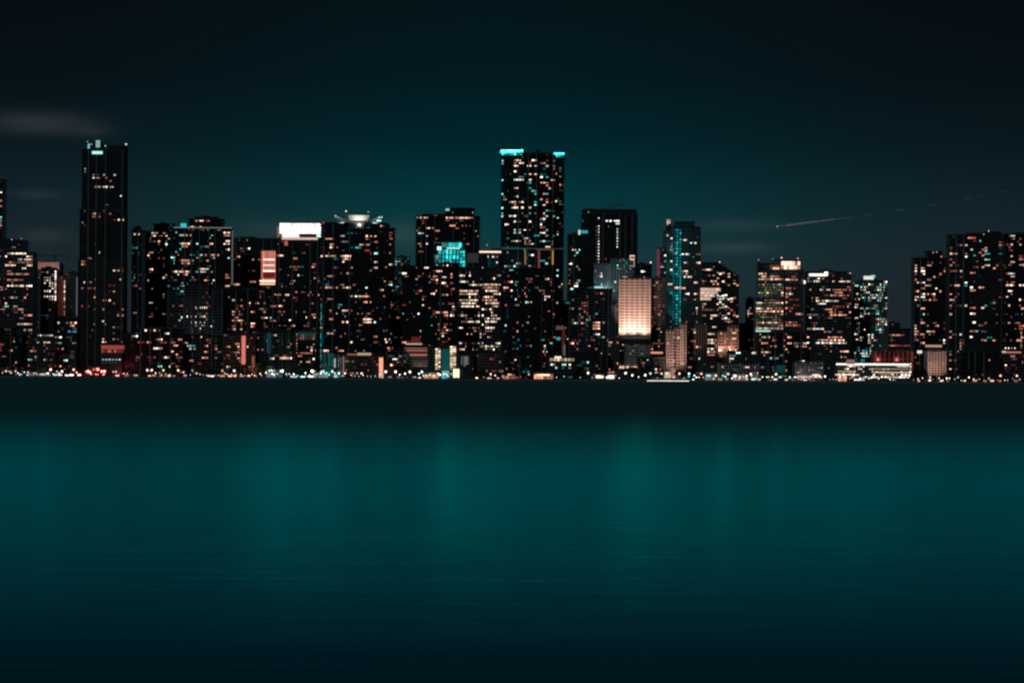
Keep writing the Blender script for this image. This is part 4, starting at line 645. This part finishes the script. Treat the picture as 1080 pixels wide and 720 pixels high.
def tree(kind, x, D, sc, label, group):
    p = rng.choice(protos[kind]); 
    if id(p) in used: o = copy_tree(p)
    else: o = p; used.add(id(p))
    X = plan(x, 398, D)[0]; o.location = (X, D, GZ); o.scale = (sc, sc, sc); o.rotation_euler.z = rng.uniform(0, 6.28); o['label'] = label; o['group'] = group
# (x, top row, distance, kind, label)
TR = [('tree', 248, 385, 'round dark tree before the tall salmon-lit pillar'), ('tree', 275, 380, 'big dark tree right of the salmon-lit pillar, against the striped balconies'), ('tree', 283, 383, 'dark tree just left of the white floodlit yard'),
      ('tree', 312, 384, 'dark tree before the pergola-topped block'), ('tree', 350, 386, 'dark tree before the teal finned podium'), ('tree', 196, 384, 'dark tree at the left foot of the grey waterfront condominium'),
      ('tree', 208, 388, 'low dark tree in the middle of the grey waterfront condominium front'), ('tree', 222, 386, 'dark tree at the right foot of the grey waterfront condominium'), ('tree', 137, 387, 'dark tree right of the red-glowing mall'),
      ('tree', 92, 386, 'dark tree at the foot of the black tower'), ('tree', 660, 389, 'dark tree below the glowing salmon facade'), ('tree', 670, 391, 'low dark tree right of the one below the salmon facade'), ('tree', 717, 390, 'dark tree at the end of the long white pier'),
      ('tree', 724, 392, 'smaller dark tree past the end of the long white pier'), ('tree', 508, 389, 'dark tree before the dim brown gridded block'), ('tree', 425, 383, 'dark tree left of the red-roofed striped mall'), ('tree', 437, 387, 'dark tree before the striped mall'),
      ('tree', 770, 389, 'dark tree below the low teal-windowed office'), ('tree', 815, 389, 'dark tree below the black lower block'), ('tree', 970, 388, 'dark tree left of the small pale grid block on the right'), ('tree', 1020, 388, 'dark tree below the widest right-hand tower'), ('tree', 1050, 389, 'dark tree left of the far right podium')]
for k, x, yt, lab in TR:
    D = 2628+rng.uniform(-6, 8); hgt = plan(x, yt, D)[1]-GZ; tree('tree', x, D, hgt/8.3, lab, 'dark trees on the waterfront')
zones = [(5, 60, 6, 'palm among the white lamps of the left waterfront'), (150, 190, 5, 'palm before the block of paired salmon windows'), (290, 340, 6, 'palm in the bright white and teal lit yard'),
         (366, 420, 6, 'palm before the cream-edged podium'), (520, 610, 8, 'palm before the central restaurants'), (730, 860, 12, 'palm on the teal-lit promenade left of the parking decks'), (965, 1075, 10, 'palm along the far right promenade')]
for x0, x1, n, lab in zones:
    for i in range(n): tree('palm', x0+(x1-x0)*(i+rng.uniform(.2, .8))/n, 2620+rng.uniform(0, 8), rng.uniform(.75, 1.1), lab, lab.replace('palm', 'palms', 1))
for x0, x1, n, lab in ((56, 84, 3, 'tree among the lamps left of the red glow'), (138, 196, 5, 'tree before the block of paired salmon windows'), (228, 300, 6, 'tree around the tall salmon-lit pillar and the floodlit yard'), (404, 446, 4, 'tree between the orange corner pier and the striped mall'),
        (498, 560, 5, 'tree before the brown gridded block and the red-windowed block'), (606, 640, 3, 'tree left of the domed kiosk'), (652, 700, 5, 'tree behind the bright even lamp row'), (728, 835, 8, 'tree along the teal-lit promenade'), (960, 1078, 10, 'tree along the far right shore')):
    for i in range(n): tree('tree', x0+(x1-x0)*(i+rng.uniform(.1, .9))/n, 2618+rng.uniform(-6, 8), rng.uniform(.5, 1.15), 'dark round '+lab, 'trees: '+lab)
# lamps
def lamp_proto(c, r, name='street_lamp'):
    root = empty(name, (0, 0, 0), 'x', 'lamp'); m = MB(); m.tube((0, 0, 0), (0, 0, 3.6), .11, .07); m.box(-.2, .2, -.2, .2, 0, .25); m.build('pole', M['metal'], root)
    m = MB(); m.ball((0, 0, 3.6+r), r); m.build('lamp_globe', LM[c], root); return root
LM = {k: node_mat('lamp_'+k+('_dim' if k.islower() else ''), (.5, .5, .5), .4, emit=c, es=v*2.0, vary=.5) for k, (c, v) in GL.items()}
LP = {}
def lamp(x, c, r, D, label, group, z=GZ, h=None):
    k = (c, r)
    if k in LP: o = copy_tree(LP[k])
    else: o = LP[k] = lamp_proto(c, r)
    o.location = (plan(x, 398, D)[0], D, z); o['label'] = label; o['group'] = group
    if h: o.scale.z = 1; o.scale = (h, h, h)
def row(x0, x1, n, cols, label, D0=2606, jit=1.2, r=.7):
    cols = cols.replace('B', 'X')
    n = max(3, round(n*.66))
    for i in range(n):
        c = rng.choice(cols); lamp(x0+(x1-x0)*(i+.5)/n+rng.uniform(-jit, jit), c, r, D0+rng.uniform(0, 10), label+CN[c], 'lamps: '+label, h=rng.choice((.5, .6, .8, 1, 1.25, 1.7)))
CN = {'X': ', glaring red globe', 'W': ', white globe', 'V': ', dazzling white globe', 'P': ', peach globe', 'O': ', orange globe', 'B': ', bright red globe', 'R': ', red globe', 'C': ', cyan-white globe', 'K': ', cyan globe', 'S': ', dull salmon globe', 's': ', faint globe', 'T': ', teal globe', 'Y': ', cream globe'}
row(0, 22, 7, 'WCsP', 'promenade lamp at the far left corner of the shore')
row(22, 70, 26, 'WVPCWs', 'promenade lamp in the dense white row left of the red glow')
row(76, 96, 9, 'PBOR', 'street lamp leading up to the red glow'); row(93, 112, 20, 'BBRBO', 'street lamp in the red glow below the black tower', r=1.0); row(118, 136, 9, 'RSPW', 'street lamp right of the red glow')
row(155, 182, 15, 'WPYO', 'lamp in the cream line below the paired salmon windows'); row(186, 215, 13, 'WPCs', 'lamp below the grey waterfront condominium'); row(215, 270, 27, 'WPOYC', 'lamp around the foot of the tall salmon-lit pillar')
row(272, 300, 14, 'VCWP', 'lamp in the white floodlit yard'); row(300, 336, 22, 'WVPCO', 'lamp between the floodlit yard and the teal podium'); row(336, 366, 18, 'CKVW', 'lamp before the teal finned podium', r=.65)
row(368, 398, 10, 'WYC', 'lamp in the even row before the cream-edged podium', jit=.3); row(399, 440, 12, 'WCW', 'lamp in the even row left of the red-roofed mall', jit=.5); row(440, 484, 22, 'WPYVC', 'lamp before the cream-lit stair columns')
row(500, 560, 13, 'PWSOs', 'sparse lamp before the brown gridded block'); row(584, 640, 10, 'WCs', 'sparse lamp right of the orange restaurant'); row(636, 684, 11, 'V', 'lamp in the even bright row below the salmon facade', jit=.15, r=.75)
row(684, 730, 12, 'CWP', 'lamp behind the long white pier'); row(730, 762, 16, 'WPVC', 'lamp right of the long white pier'); row(762, 800, 22, 'WCVP', 'lamp below the low gridded block'); row(800, 836, 16, 'PWCR', 'lamp below the black lower block')
row(836, 880, 18, 'WPY', 'lamp before the small grey parking deck'); row(880, 962, 34, 'WPWYV', 'lamp before the long white-banded parking deck'); row(962, 1000, 14, 'VWP', 'lamp left of the right cluster trees', r=.6); row(1000, 1036, 13, 'WPV', 'lamp below the widest right-hand tower', r=.6); row(1036, 1078, 15, 'OPWS', 'lamp at the far right end of the shore')
for x, c, lab in ((726.5, 'K', 'star-like cyan dock lamp at the tip of the long white pier'), (765, 'K', 'star-like cyan dock lamp left of the pair below the gridded block'), (780.5, 'C', 'largest star-like white dock lamp, below the gridded block'), (823.5, 'C', 'star-like white dock lamp below the black lower block'), (833, 'K', 'star-like cyan lamp near the small grey parking deck')):
    lamp(x, c, 1.1, 2601.8, lab, 'star-like dock lamps', z=GZ+.5, h=.8)
# small lit booths between the lamps
BP = {}
def booth(x, c, sc, lab, grp):
    if c in BP: o = copy_tree(BP[c])
    else:
        o = BP[c] = empty('kiosk', (0, 0, 0), 'x', 'kiosk')
        m = MB(); m.box(-2, 2, 0, 3, 0, 2.5); m.box(-2.4, 2.4, -.9, 3.3, 2.502, 2.75); m.build('body', M['conc2'], o)
        m = MB(); m.box(-1.8, 1.8, -.12, -.01, .9, 2.2); m.build('lit_front', LM[c], o)
    o.location = (plan(x, 398, 2619)[0], 2619+rng.uniform(-1, 2), GZ); o.scale = (sc, 1, rng.uniform(.7, 1.25)); o['label'] = lab; o['group'] = grp
for x0, x1, n, cols, lab in ((18, 86, 11, 'sgCWP', 'small lit booth among the dense lamps left of the red glow'), (120, 200, 8, 'SOPs', 'small warm-lit booth before the paired salmon windows'), (215, 275, 8, 'POWs', 'small lit booth at the foot of the tall salmon-lit pillar'),
        (302, 330, 4, 'CgW', 'small pale booth between the floodlit yard and the teal podium'), (408, 446, 5, 'gWs', 'small pale booth left of the striped mall'), (498, 530, 3, 'SPs', 'small warm booth before the dim brown gridded block'), (729, 860, 15, 'WgCsP', 'small pale-lit booth on the bright promenade left of the parking decks'), (964, 1075, 10, 'SPWs', 'small lit booth along the far right shore')):
    for i in range(n): booth(x0+(x1-x0)*(i+rng.uniform(.15, .85))/n, rng.choice(cols), rng.uniform(.5, 1.5), lab, 'booths: '+lab)
# pier, sheds
X0, X1 = plan(682, 400, 2590)[0], plan(727, 400, 2590)[0]
pr = empty('pier', ((X0+X1)/2, 2592, 0), 'long low pier edged with one continuous white light', 'pier')
m = MB(); m.box(X0, X1, 2588, 2597, .7, 1.2)
for i in range(12):
    for y in (2588.6, 2596.4): x = X0+(X1-X0)*(i+.5)/12; m.tube((x, y, -1.5), (x, y, .7), .25, .25)
m.build('deck', M['wall'], pr, pr.location)
m = MB(); m.box(X0+.3, X1-.3, 2587.6, 2587.98, .75, 1.5); m.build('edge_light', WM['W'], pr, pr.location)
m = MB(); m.box(X0+5, X1-2, 2591, 2596.5, 3.4, 3.8)
for i in range(8): x = X0+6+(X1-X0-9)*i/7; m.tube((x, 2591.4, 1.2), (x, 2591.4, 3.4), .12, .12)
m.build('shelter_roof', M['white'], pr, pr.location)
# floodlit yards: low lit pavilions along the promenade
for i, (x0, x1, yt, c, lab) in enumerate(((281, 291, 390, 'c', 'floodlit pale cyan pavilion in the yard right of the big dark tree'), (293, 297, 391.5, 'T', 'tiny teal kiosk right of the pale cyan pavilion'), (330, 346, 393, 'c', 'long cyan-white tent at the foot of the teal podium'),
        (447, 462, 394, 'O', 'peach-lit market tent left of the cream stair columns'), (466, 472, 394.5, 'K', 'cyan tent between the cream stair columns'), (168, 180, 394.3, 'P', 'low peach-lit shop row below the paired salmon windows'), (744, 757, 393.8, 'g', 'dim grey tent below the ribbed block'),
        (773, 800, 394.5, 's', 'faint pinkish arcade below the low gridded block'), (884, 893, 396, 'O', 'orange-lit entrance box of the parking deck'), (30, 52, 394.6, 'g', 'low grey lit arcade on the left waterfront'), (530, 543, 395.6, 'S', 'dull salmon cafe front left of the orange restaurant'))):
    D = 2618; X0, z1 = plan(x0, yt, D); X1 = plan(x1, yt, D)[0]; r = empty('pavilion', ((X0+X1)/2, D+4, GZ), lab, 'pavilion'); o = r.location
    m = MB(); n = max(2, round((X1-X0)/3)); w = (X1-X0)/n
    for k in range(n+1): m.box(X0+k*w-.12, X0+k*w+.12, D-.2, D+.1, GZ, z1-.5)
    m.box(X0, X1, D+4, D+8, GZ, z1-.5); m.build('wall', M['white'], r, o)
    m = MB()
    for k in range(n): cx = X0+(k+.5)*w; b0 = len(m.v); m.v += [(cx-w/2, D-.4, z1-.5), (cx+w/2, D-.4, z1-.5), (cx+w/2, D+8, z1-.5), (cx-w/2, D+8, z1-.5), (cx, D+4, z1+.8)]; m.f += [(b0, b0+1, b0+4), (b0+1, b0+2, b0+4), (b0+2, b0+3, b0+4), (b0+3, b0, b0+4), (b0+3, b0+2, b0+1, b0)]; m.m += [0]*5
    m.build('roof', M['white'], r, o)
    for k in range(n):
        m = MB(); m.box(X0+k*w+.35, X0+(k+1)*w-.35, D+.3, D+.5, GZ+.3, z1-.9); m.build('lit_front', WM[c], r, o)

# ------------------------------------------------------------------ aeroplane and its vapour trail
D = 6200
def P(x, y): a, z = plan(x, y, D); return Vector((a, D, z))
p = P(826.5, 238.7); q = P(830, 238.2); dr = (p-q).normalized()
pl = empty('aeroplane', p, 'small distant airliner with its landing lights on, at the head of the pale trail', 'aeroplane')
m = MB(); m.tube((-16, 0, 0), (10, 0, .3), 1.7, 1.9, 8); m.tube((10, 0, .3), (19, 0, 1.2), 1.9, .4, 8); m.tube((-16, 0, 0), (-19, 0, -.3), 1.7, .5, 8); m.build('fuselage', M['white'], pl)
for sy in (-1, 1):
    m = MB(); m.v = [(-4, sy*1.5, -.6), (3, sy*1.5, -.6), (8, sy*17, .3), (6, sy*17, .3), (-4, sy*1.5, -.1), (3, sy*1.5, -.1), (8, sy*17, .5), (6, sy*17, .5)]; m.f = [(0, 1, 2, 3), (7, 6, 5, 4), (0, 4, 5, 1), (1, 5, 6, 2), (2, 6, 7, 3), (3, 7, 4, 0)]; m.m = [0]*6; m.build('wing', M['white'], pl)
m = MB(); m.v = [(14, -.15, 1.5), (19, -.15, 1.5), (20, -.15, 7), (17.5, -.15, 7), (14, .15, 1.5), (19, .15, 1.5), (20, .15, 7), (17.5, .15, 7)]; m.f = [(0, 1, 2, 3), (7, 6, 5, 4), (0, 4, 5, 1), (1, 5, 6, 2), (2, 6, 7, 3), (3, 7, 4, 0)]; m.m = [0]*6; m.build('tail_fin', M['white'], pl)
m = MB(); m.ball((-16, -2.2, -.5), 1.1); m.build('landing_light', WM['P'], pl)
vm = node_mat('lamplight', (.9, .92, .92), 1.0)
m = MB(); seg = [((829, 238.5), (862, 234), 2.3), ((862, 234), (880, 231.4), 1.4), ((880, 231.4), (900, 228.8), .7), ((880.5, 231.6), (887, 230.8), 1.3), ((912, 227.2), (920, 226.3), 1.2), ((944, 222), (954, 221), 1.2), ((979, 217), (988, 215), 1.1), ((1015, 210.3), (1023, 208.5), .9), ((1052, 203.5), (1062, 201), .7), ((1062-32, 207), (1046, 204.4), .25), ((925, 225.5), (942, 222.6), .25)]
for a, c, r in seg: k_ = 1.5 if a[0] < 879 else .55; m.tube(P(*a), P(*c), r*k_, r*k_*.85, 8)
tag(m.build('light_trail', vm), 'thin pale broken light trail slanting up behind the aeroplane', 'vapour trail')  # streak of the aeroplane's lights, built as pale solid tubes

# ------------------------------------------------------------------ lights that wash facades
def flood(b, x, y, fx, fy, dist, power, col, size=math.radians(70), blend=.8):
    X, Y, Z = b.W(x, y, -1); X2, Y2, Z2 = b.W(fx, fy, -dist)
    l = bpy.data.lights.new('floodlight', 'SPOT'); l.energy = power; l.color = col; l.spot_size = size; l.spot_blend = blend; l.shadow_soft_size = .4
    o = bpy.data.objects.new('floodlight', l); COL.objects.link(o); o.location = (X2, Y2, Z2); o.rotation_euler = (Vector((X, Y, Z))-Vector((X2, Y2, Z2))).to_track_quat('-Z', 'Y').to_euler()
PINK = (1, .52, .40)
for x in (657, 668, 680): flood(salmon, x, 335, x, 354.5, 9, 36000, (1, .62, .48), math.radians(125))
flood(salmon, 668, 322, 668, 352, 60, 195000, PINK, math.radians(50), .5)
flood(sgrid, 709, 362, 709, 396, 40, 120000, PINK, math.radians(75))
flood(brown, 762, 362, 762, 368, 16, 26000, PINK, math.radians(120)); flood(brown, 773, 357, 773, 368, 16, 22000, PINK, math.radians(120))
flood(redhall, 930, 377, 930, 379, 14, 5000, (1, .25, .2), math.radians(110)); flood(redhall, 950, 377, 950, 379, 14, 5000, (1, .25, .2), math.radians(110))
flood(rgrid, 986, 378, 986, 396, 30, 45000, PINK, math.radians(80))
A = {k: v for k, v in ALL.items()}
dome = A['low round-crowned tower washed in dull salmon light under a crane']; flood(dome, 51, 279, 51, 296, 28, 30000, (1, .4, .33), math.radians(80))
wing = A['wide black tower crowned by a white-lit drum with two wing-shaped canopies']
flood(wing, 378, 231, 378, 236.5, 10, 17000, (1, .93, .78), math.radians(110)); flood(wing, 360, 230, 362, 237, 6, 30000, (1, .9, .78), math.radians(90)); flood(wing, 396, 231, 394, 237, 6, 30000, (.8, 1, .9), math.radians(90))
cy = A['stepped tower with a vivid cyan floodlit crown']; flood(cy, 474, 264, 474, 280, 22, 9000, (.1, 1, 1), math.radians(95)); flood(cy, 488, 270, 489, 286, 12, 5000, (.1, 1, 1), math.radians(90))
for x, yy, c, pw in ((104, 392, (1, .12, .08), 26000), (345, 390, (.2, 1, 1), 5000), (286, 390, (.8, 1, .95), 4000), (45, 392, (1, .9, .8), 5000), (268, 391, (1, .5, .35), 5000), (402, 391, (1, .6, .4), 4000), (470, 392, (.3, 1, 1), 5000), (765, 394, (.8, 1, 1), 6000), (822, 391, (.1, .9, 1), 5000), (900, 396, (1, .9, .85), 4000)):
    l = bpy.data.lights.new('street_glow', 'POINT'); l.energy = pw*.4; l.color = c; l.shadow_soft_size = 1.5; X, Z = plan(x, yy, 2617); o = bpy.data.objects.new('street_glow', l); COL.objects.link(o); o.location = (X, 2617, Z)
tl = A['teal floodlit tower with a letter P sign on its roof and a purple edge']
for yy in (268, 290, 312, 334): flood(tl, 711, yy-12, 710, yy+8, 13, 13000, (.06, .9, 1), math.radians(62))
cond = A['pale grey condominium front with rows of tiny white lights, below the terrace-roofed block']; flood(cond, 212, 335, 212, 375, 60, 25000, (.6, .9, 1), math.radians(90))
gt = A['grey and teal gridded mid-height tower under the crane tower']; flood(gt, 642, 290, 642, 304, 40, 34000, (.55, .9, 1), math.radians(95))
ct = A['tallest central tower ringed with glowing cyan light at its roof corners']; flood(ct, 541, 275, 541, 288, 30, 9000, (.1, .9, 1), math.radians(90))
hp = A['teal and white floodlit finned podium left of the orange corner pier']; flood(hp, 352, 385, 352, 397, 18, 5000, (.3, 1, 1), math.radians(110))
gg = A['small grey slatted parking deck with a bright ground floor, below the dark office tower']; flood(gg, 852, 388, 852, 398, 25, 6000, (1, .9, .85), math.radians(110))

# ------------------------------------------------------------------ night sky
w = bpy.data.worlds.new('World'); S.world = w; w.use_nodes = True; nt = w.node_tree; N = nt.nodes; L = nt.links
bg = N['Background']; tc = N.new('ShaderNodeTexCoord'); sp = N.new('ShaderNodeSeparateXYZ'); L.new(tc.outputs['Generated'], sp.inputs[0])
def mth(op, a, b=None, c=None):
    n = N.new('ShaderNodeMath'); n.operation = op
    for i, v in enumerate((a, b, c)):
        if v is None: continue
        if isinstance(v, (int, float)): n.inputs[i].default_value = v
        else: L.new(v, n.inputs[i])
    return n.outputs[0]
sx, sy, sz = sp.outputs
az = mth('ARCTAN2', sx, sy); el = mth('ARCSINE', sz)
def srgb(r, g, b): return tuple(((v/255)/12.92 if v/255 <= .04045 else (((v/255)+.055)/1.055)**2.4) for v in (r, g, b))
def ramp(stops):
    n = N.new('ShaderNodeValToRGB'); e = n.color_ramp.elements; n.color_ramp.interpolation = 'B_SPLINE' if 0 else 'EASE'
    n.color_ramp.interpolation = 'LINEAR'
    mr = mth('DIVIDE', el, 1.0); L.new(mr, n.inputs['Fac'])
    while len(e) < len(stops): e.new(1)
    for k, (p_, c_) in enumerate(stops): e[k].position = p_; e[k].color = (*c_, 1)
    return n.outputs['Color']
mid = ramp([(0, srgb(32, 42, 48)), (.028, srgb(30, 46, 52)), (.045, srgb(22, 53, 58)), (.06, srgb(10, 57, 61)), (.075, srgb(3, 52, 57)), (.095, srgb(1, 37, 43)), (.12, srgb(3, 26, 32)), (.155, srgb(4, 20, 25)), (.175, srgb(0, 70, 78)), (.215, srgb(0, 184, 190)), (.27, srgb(0, 106, 116)), (.33, srgb(0, 10, 16)), (.8, srgb(0, 2, 4))])  # bright teal stops above the picture are added to brighten the water
edge = ramp([(0, srgb(29, 35, 41)), (.04, srgb(28, 37, 43)), (.065, srgb(19, 33, 39)), (.09, srgb(10, 24, 30)), (.12, srgb(6, 16, 22)), (.155, srgb(6, 12, 17)), (.175, srgb(0, 56, 62)), (.215, srgb(0, 148, 152)), (.27, srgb(0, 84, 92)), (.33, srgb(0, 8, 12)), (.8, srgb(0, 2, 4))])  # the same added band, a little dimmer away from the centre
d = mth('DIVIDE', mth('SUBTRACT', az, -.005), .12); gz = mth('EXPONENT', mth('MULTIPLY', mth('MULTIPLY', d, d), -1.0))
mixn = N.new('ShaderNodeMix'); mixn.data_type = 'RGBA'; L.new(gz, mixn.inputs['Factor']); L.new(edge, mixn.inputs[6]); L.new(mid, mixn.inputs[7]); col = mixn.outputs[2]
# thin clouds catching the city's light: azimuth, elevation, spreads, strength
cn = N.new('ShaderNodeTexNoise'); cn.inputs['Scale'].default_value = 18; cn.inputs['Detail'].default_value = 3
mp = N.new('ShaderNodeMapping'); mp.inputs['Scale'].default_value = (1, 1, 5); L.new(tc.outputs['Generated'], mp.inputs['Vector']); L.new(mp.outputs[0], cn.inputs['Vector'])
tot = None
for x, y, wx, wy, s_ in ((40, 135, 52, 11, .020), (95, 143, 20, 6, .008), (38, 209, 26, 5, .012), (45, 252, 24, 8, .010), (775, 239, 48, 7, .010), (770, 262, 38, 6, .016), (290, 244, 60, 12, .010), (425, 248, 26, 14, .014), (650, 300, 60, 30, .006)):
    a0 = math.atan((x-540)/F); e0 = (YH-(y-(x-540)*TH))/F; a = mth('DIVIDE', mth('SUBTRACT', az, a0), wx/F); e_ = mth('DIVIDE', mth('SUBTRACT', el, e0), wy/F)
    g_ = mth('MULTIPLY', mth('EXPONENT', mth('MULTIPLY', mth('ADD', mth('MULTIPLY', a, a), mth('MULTIPLY', e_, e_)), -1.0)), s_); tot = g_ if tot is None else mth('ADD', tot, g_)
tot = mth('MULTIPLY', tot, mth('MULTIPLY_ADD', cn.outputs['Fac'], 1.2, .4))
cc = N.new('ShaderNodeCombineColor'); L.new(mth('MULTIPLY', tot, .86), cc.inputs[0]); L.new(tot, cc.inputs[1]); L.new(mth('MULTIPLY', tot, 1.08), cc.inputs[2])
ad = N.new('ShaderNodeMix'); ad.data_type = 'RGBA'; ad.blend_type = 'ADD'; ad.inputs['Factor'].default_value = 1; L.new(col, ad.inputs[6]); L.new(cc.outputs[0], ad.inputs[7])
# the glow belongs to the city's side of the sky and fades round towards the open sea
fd = N.new('ShaderNodeMapRange'); fd.inputs['From Min'].default_value = -.2; fd.inputs['From Max'].default_value = .6; fd.inputs['To Min'].default_value = .06; L.new(sy, fd.inputs['Value'])
# added sky brightness outside the picture on both sides, to light the water's edges
ab = mth('ABSOLUTE', az); sd = N.new('ShaderNodeMapRange'); sd.interpolation_type = 'SMOOTHSTEP'; sd.inputs['From Min'].default_value = .215; sd.inputs['From Max'].default_value = .36; L.new(ab, sd.inputs['Value'])
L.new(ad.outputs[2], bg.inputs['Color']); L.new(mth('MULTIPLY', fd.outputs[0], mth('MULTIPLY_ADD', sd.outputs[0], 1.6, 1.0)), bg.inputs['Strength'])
sn = bpy.data.lights.new('moon', 'SUN'); sn.energy = .36; sn.angle = math.radians(.5); sn.color = (.75, .9, 1)
so = bpy.data.objects.new('moon', sn); COL.objects.link(so); so.rotation_euler = (math.radians(50), 0, math.radians(-35))

# ------------------------------------------------------------------ camera
cam = bpy.data.cameras.new('camera'); co = bpy.data.objects.new('camera', cam); COL.objects.link(co); S.camera = co
cam.sensor_width = 36; cam.lens = F/1080*36; cam.clip_end = 60000; cam.clip_start = .5; cam.shift_y = (YH-360)/1080
from mathutils import Matrix
co.matrix_world = Matrix.Translation((0, 0, H)) @ Matrix.Rotation(math.pi/2, 4, 'X') @ Matrix.Rotation(TH, 4, 'Z')
S.view_settings.view_transform = 'Standard'; S.view_settings.look = 'None'; S.view_settings.exposure = 0; S.view_settings.gamma = 1
S.cycles.use_denoising = True; S.cycles.max_bounces = 4; S.cycles.filter_width = 2.2; S.cycles.sample_clamp_indirect = 3
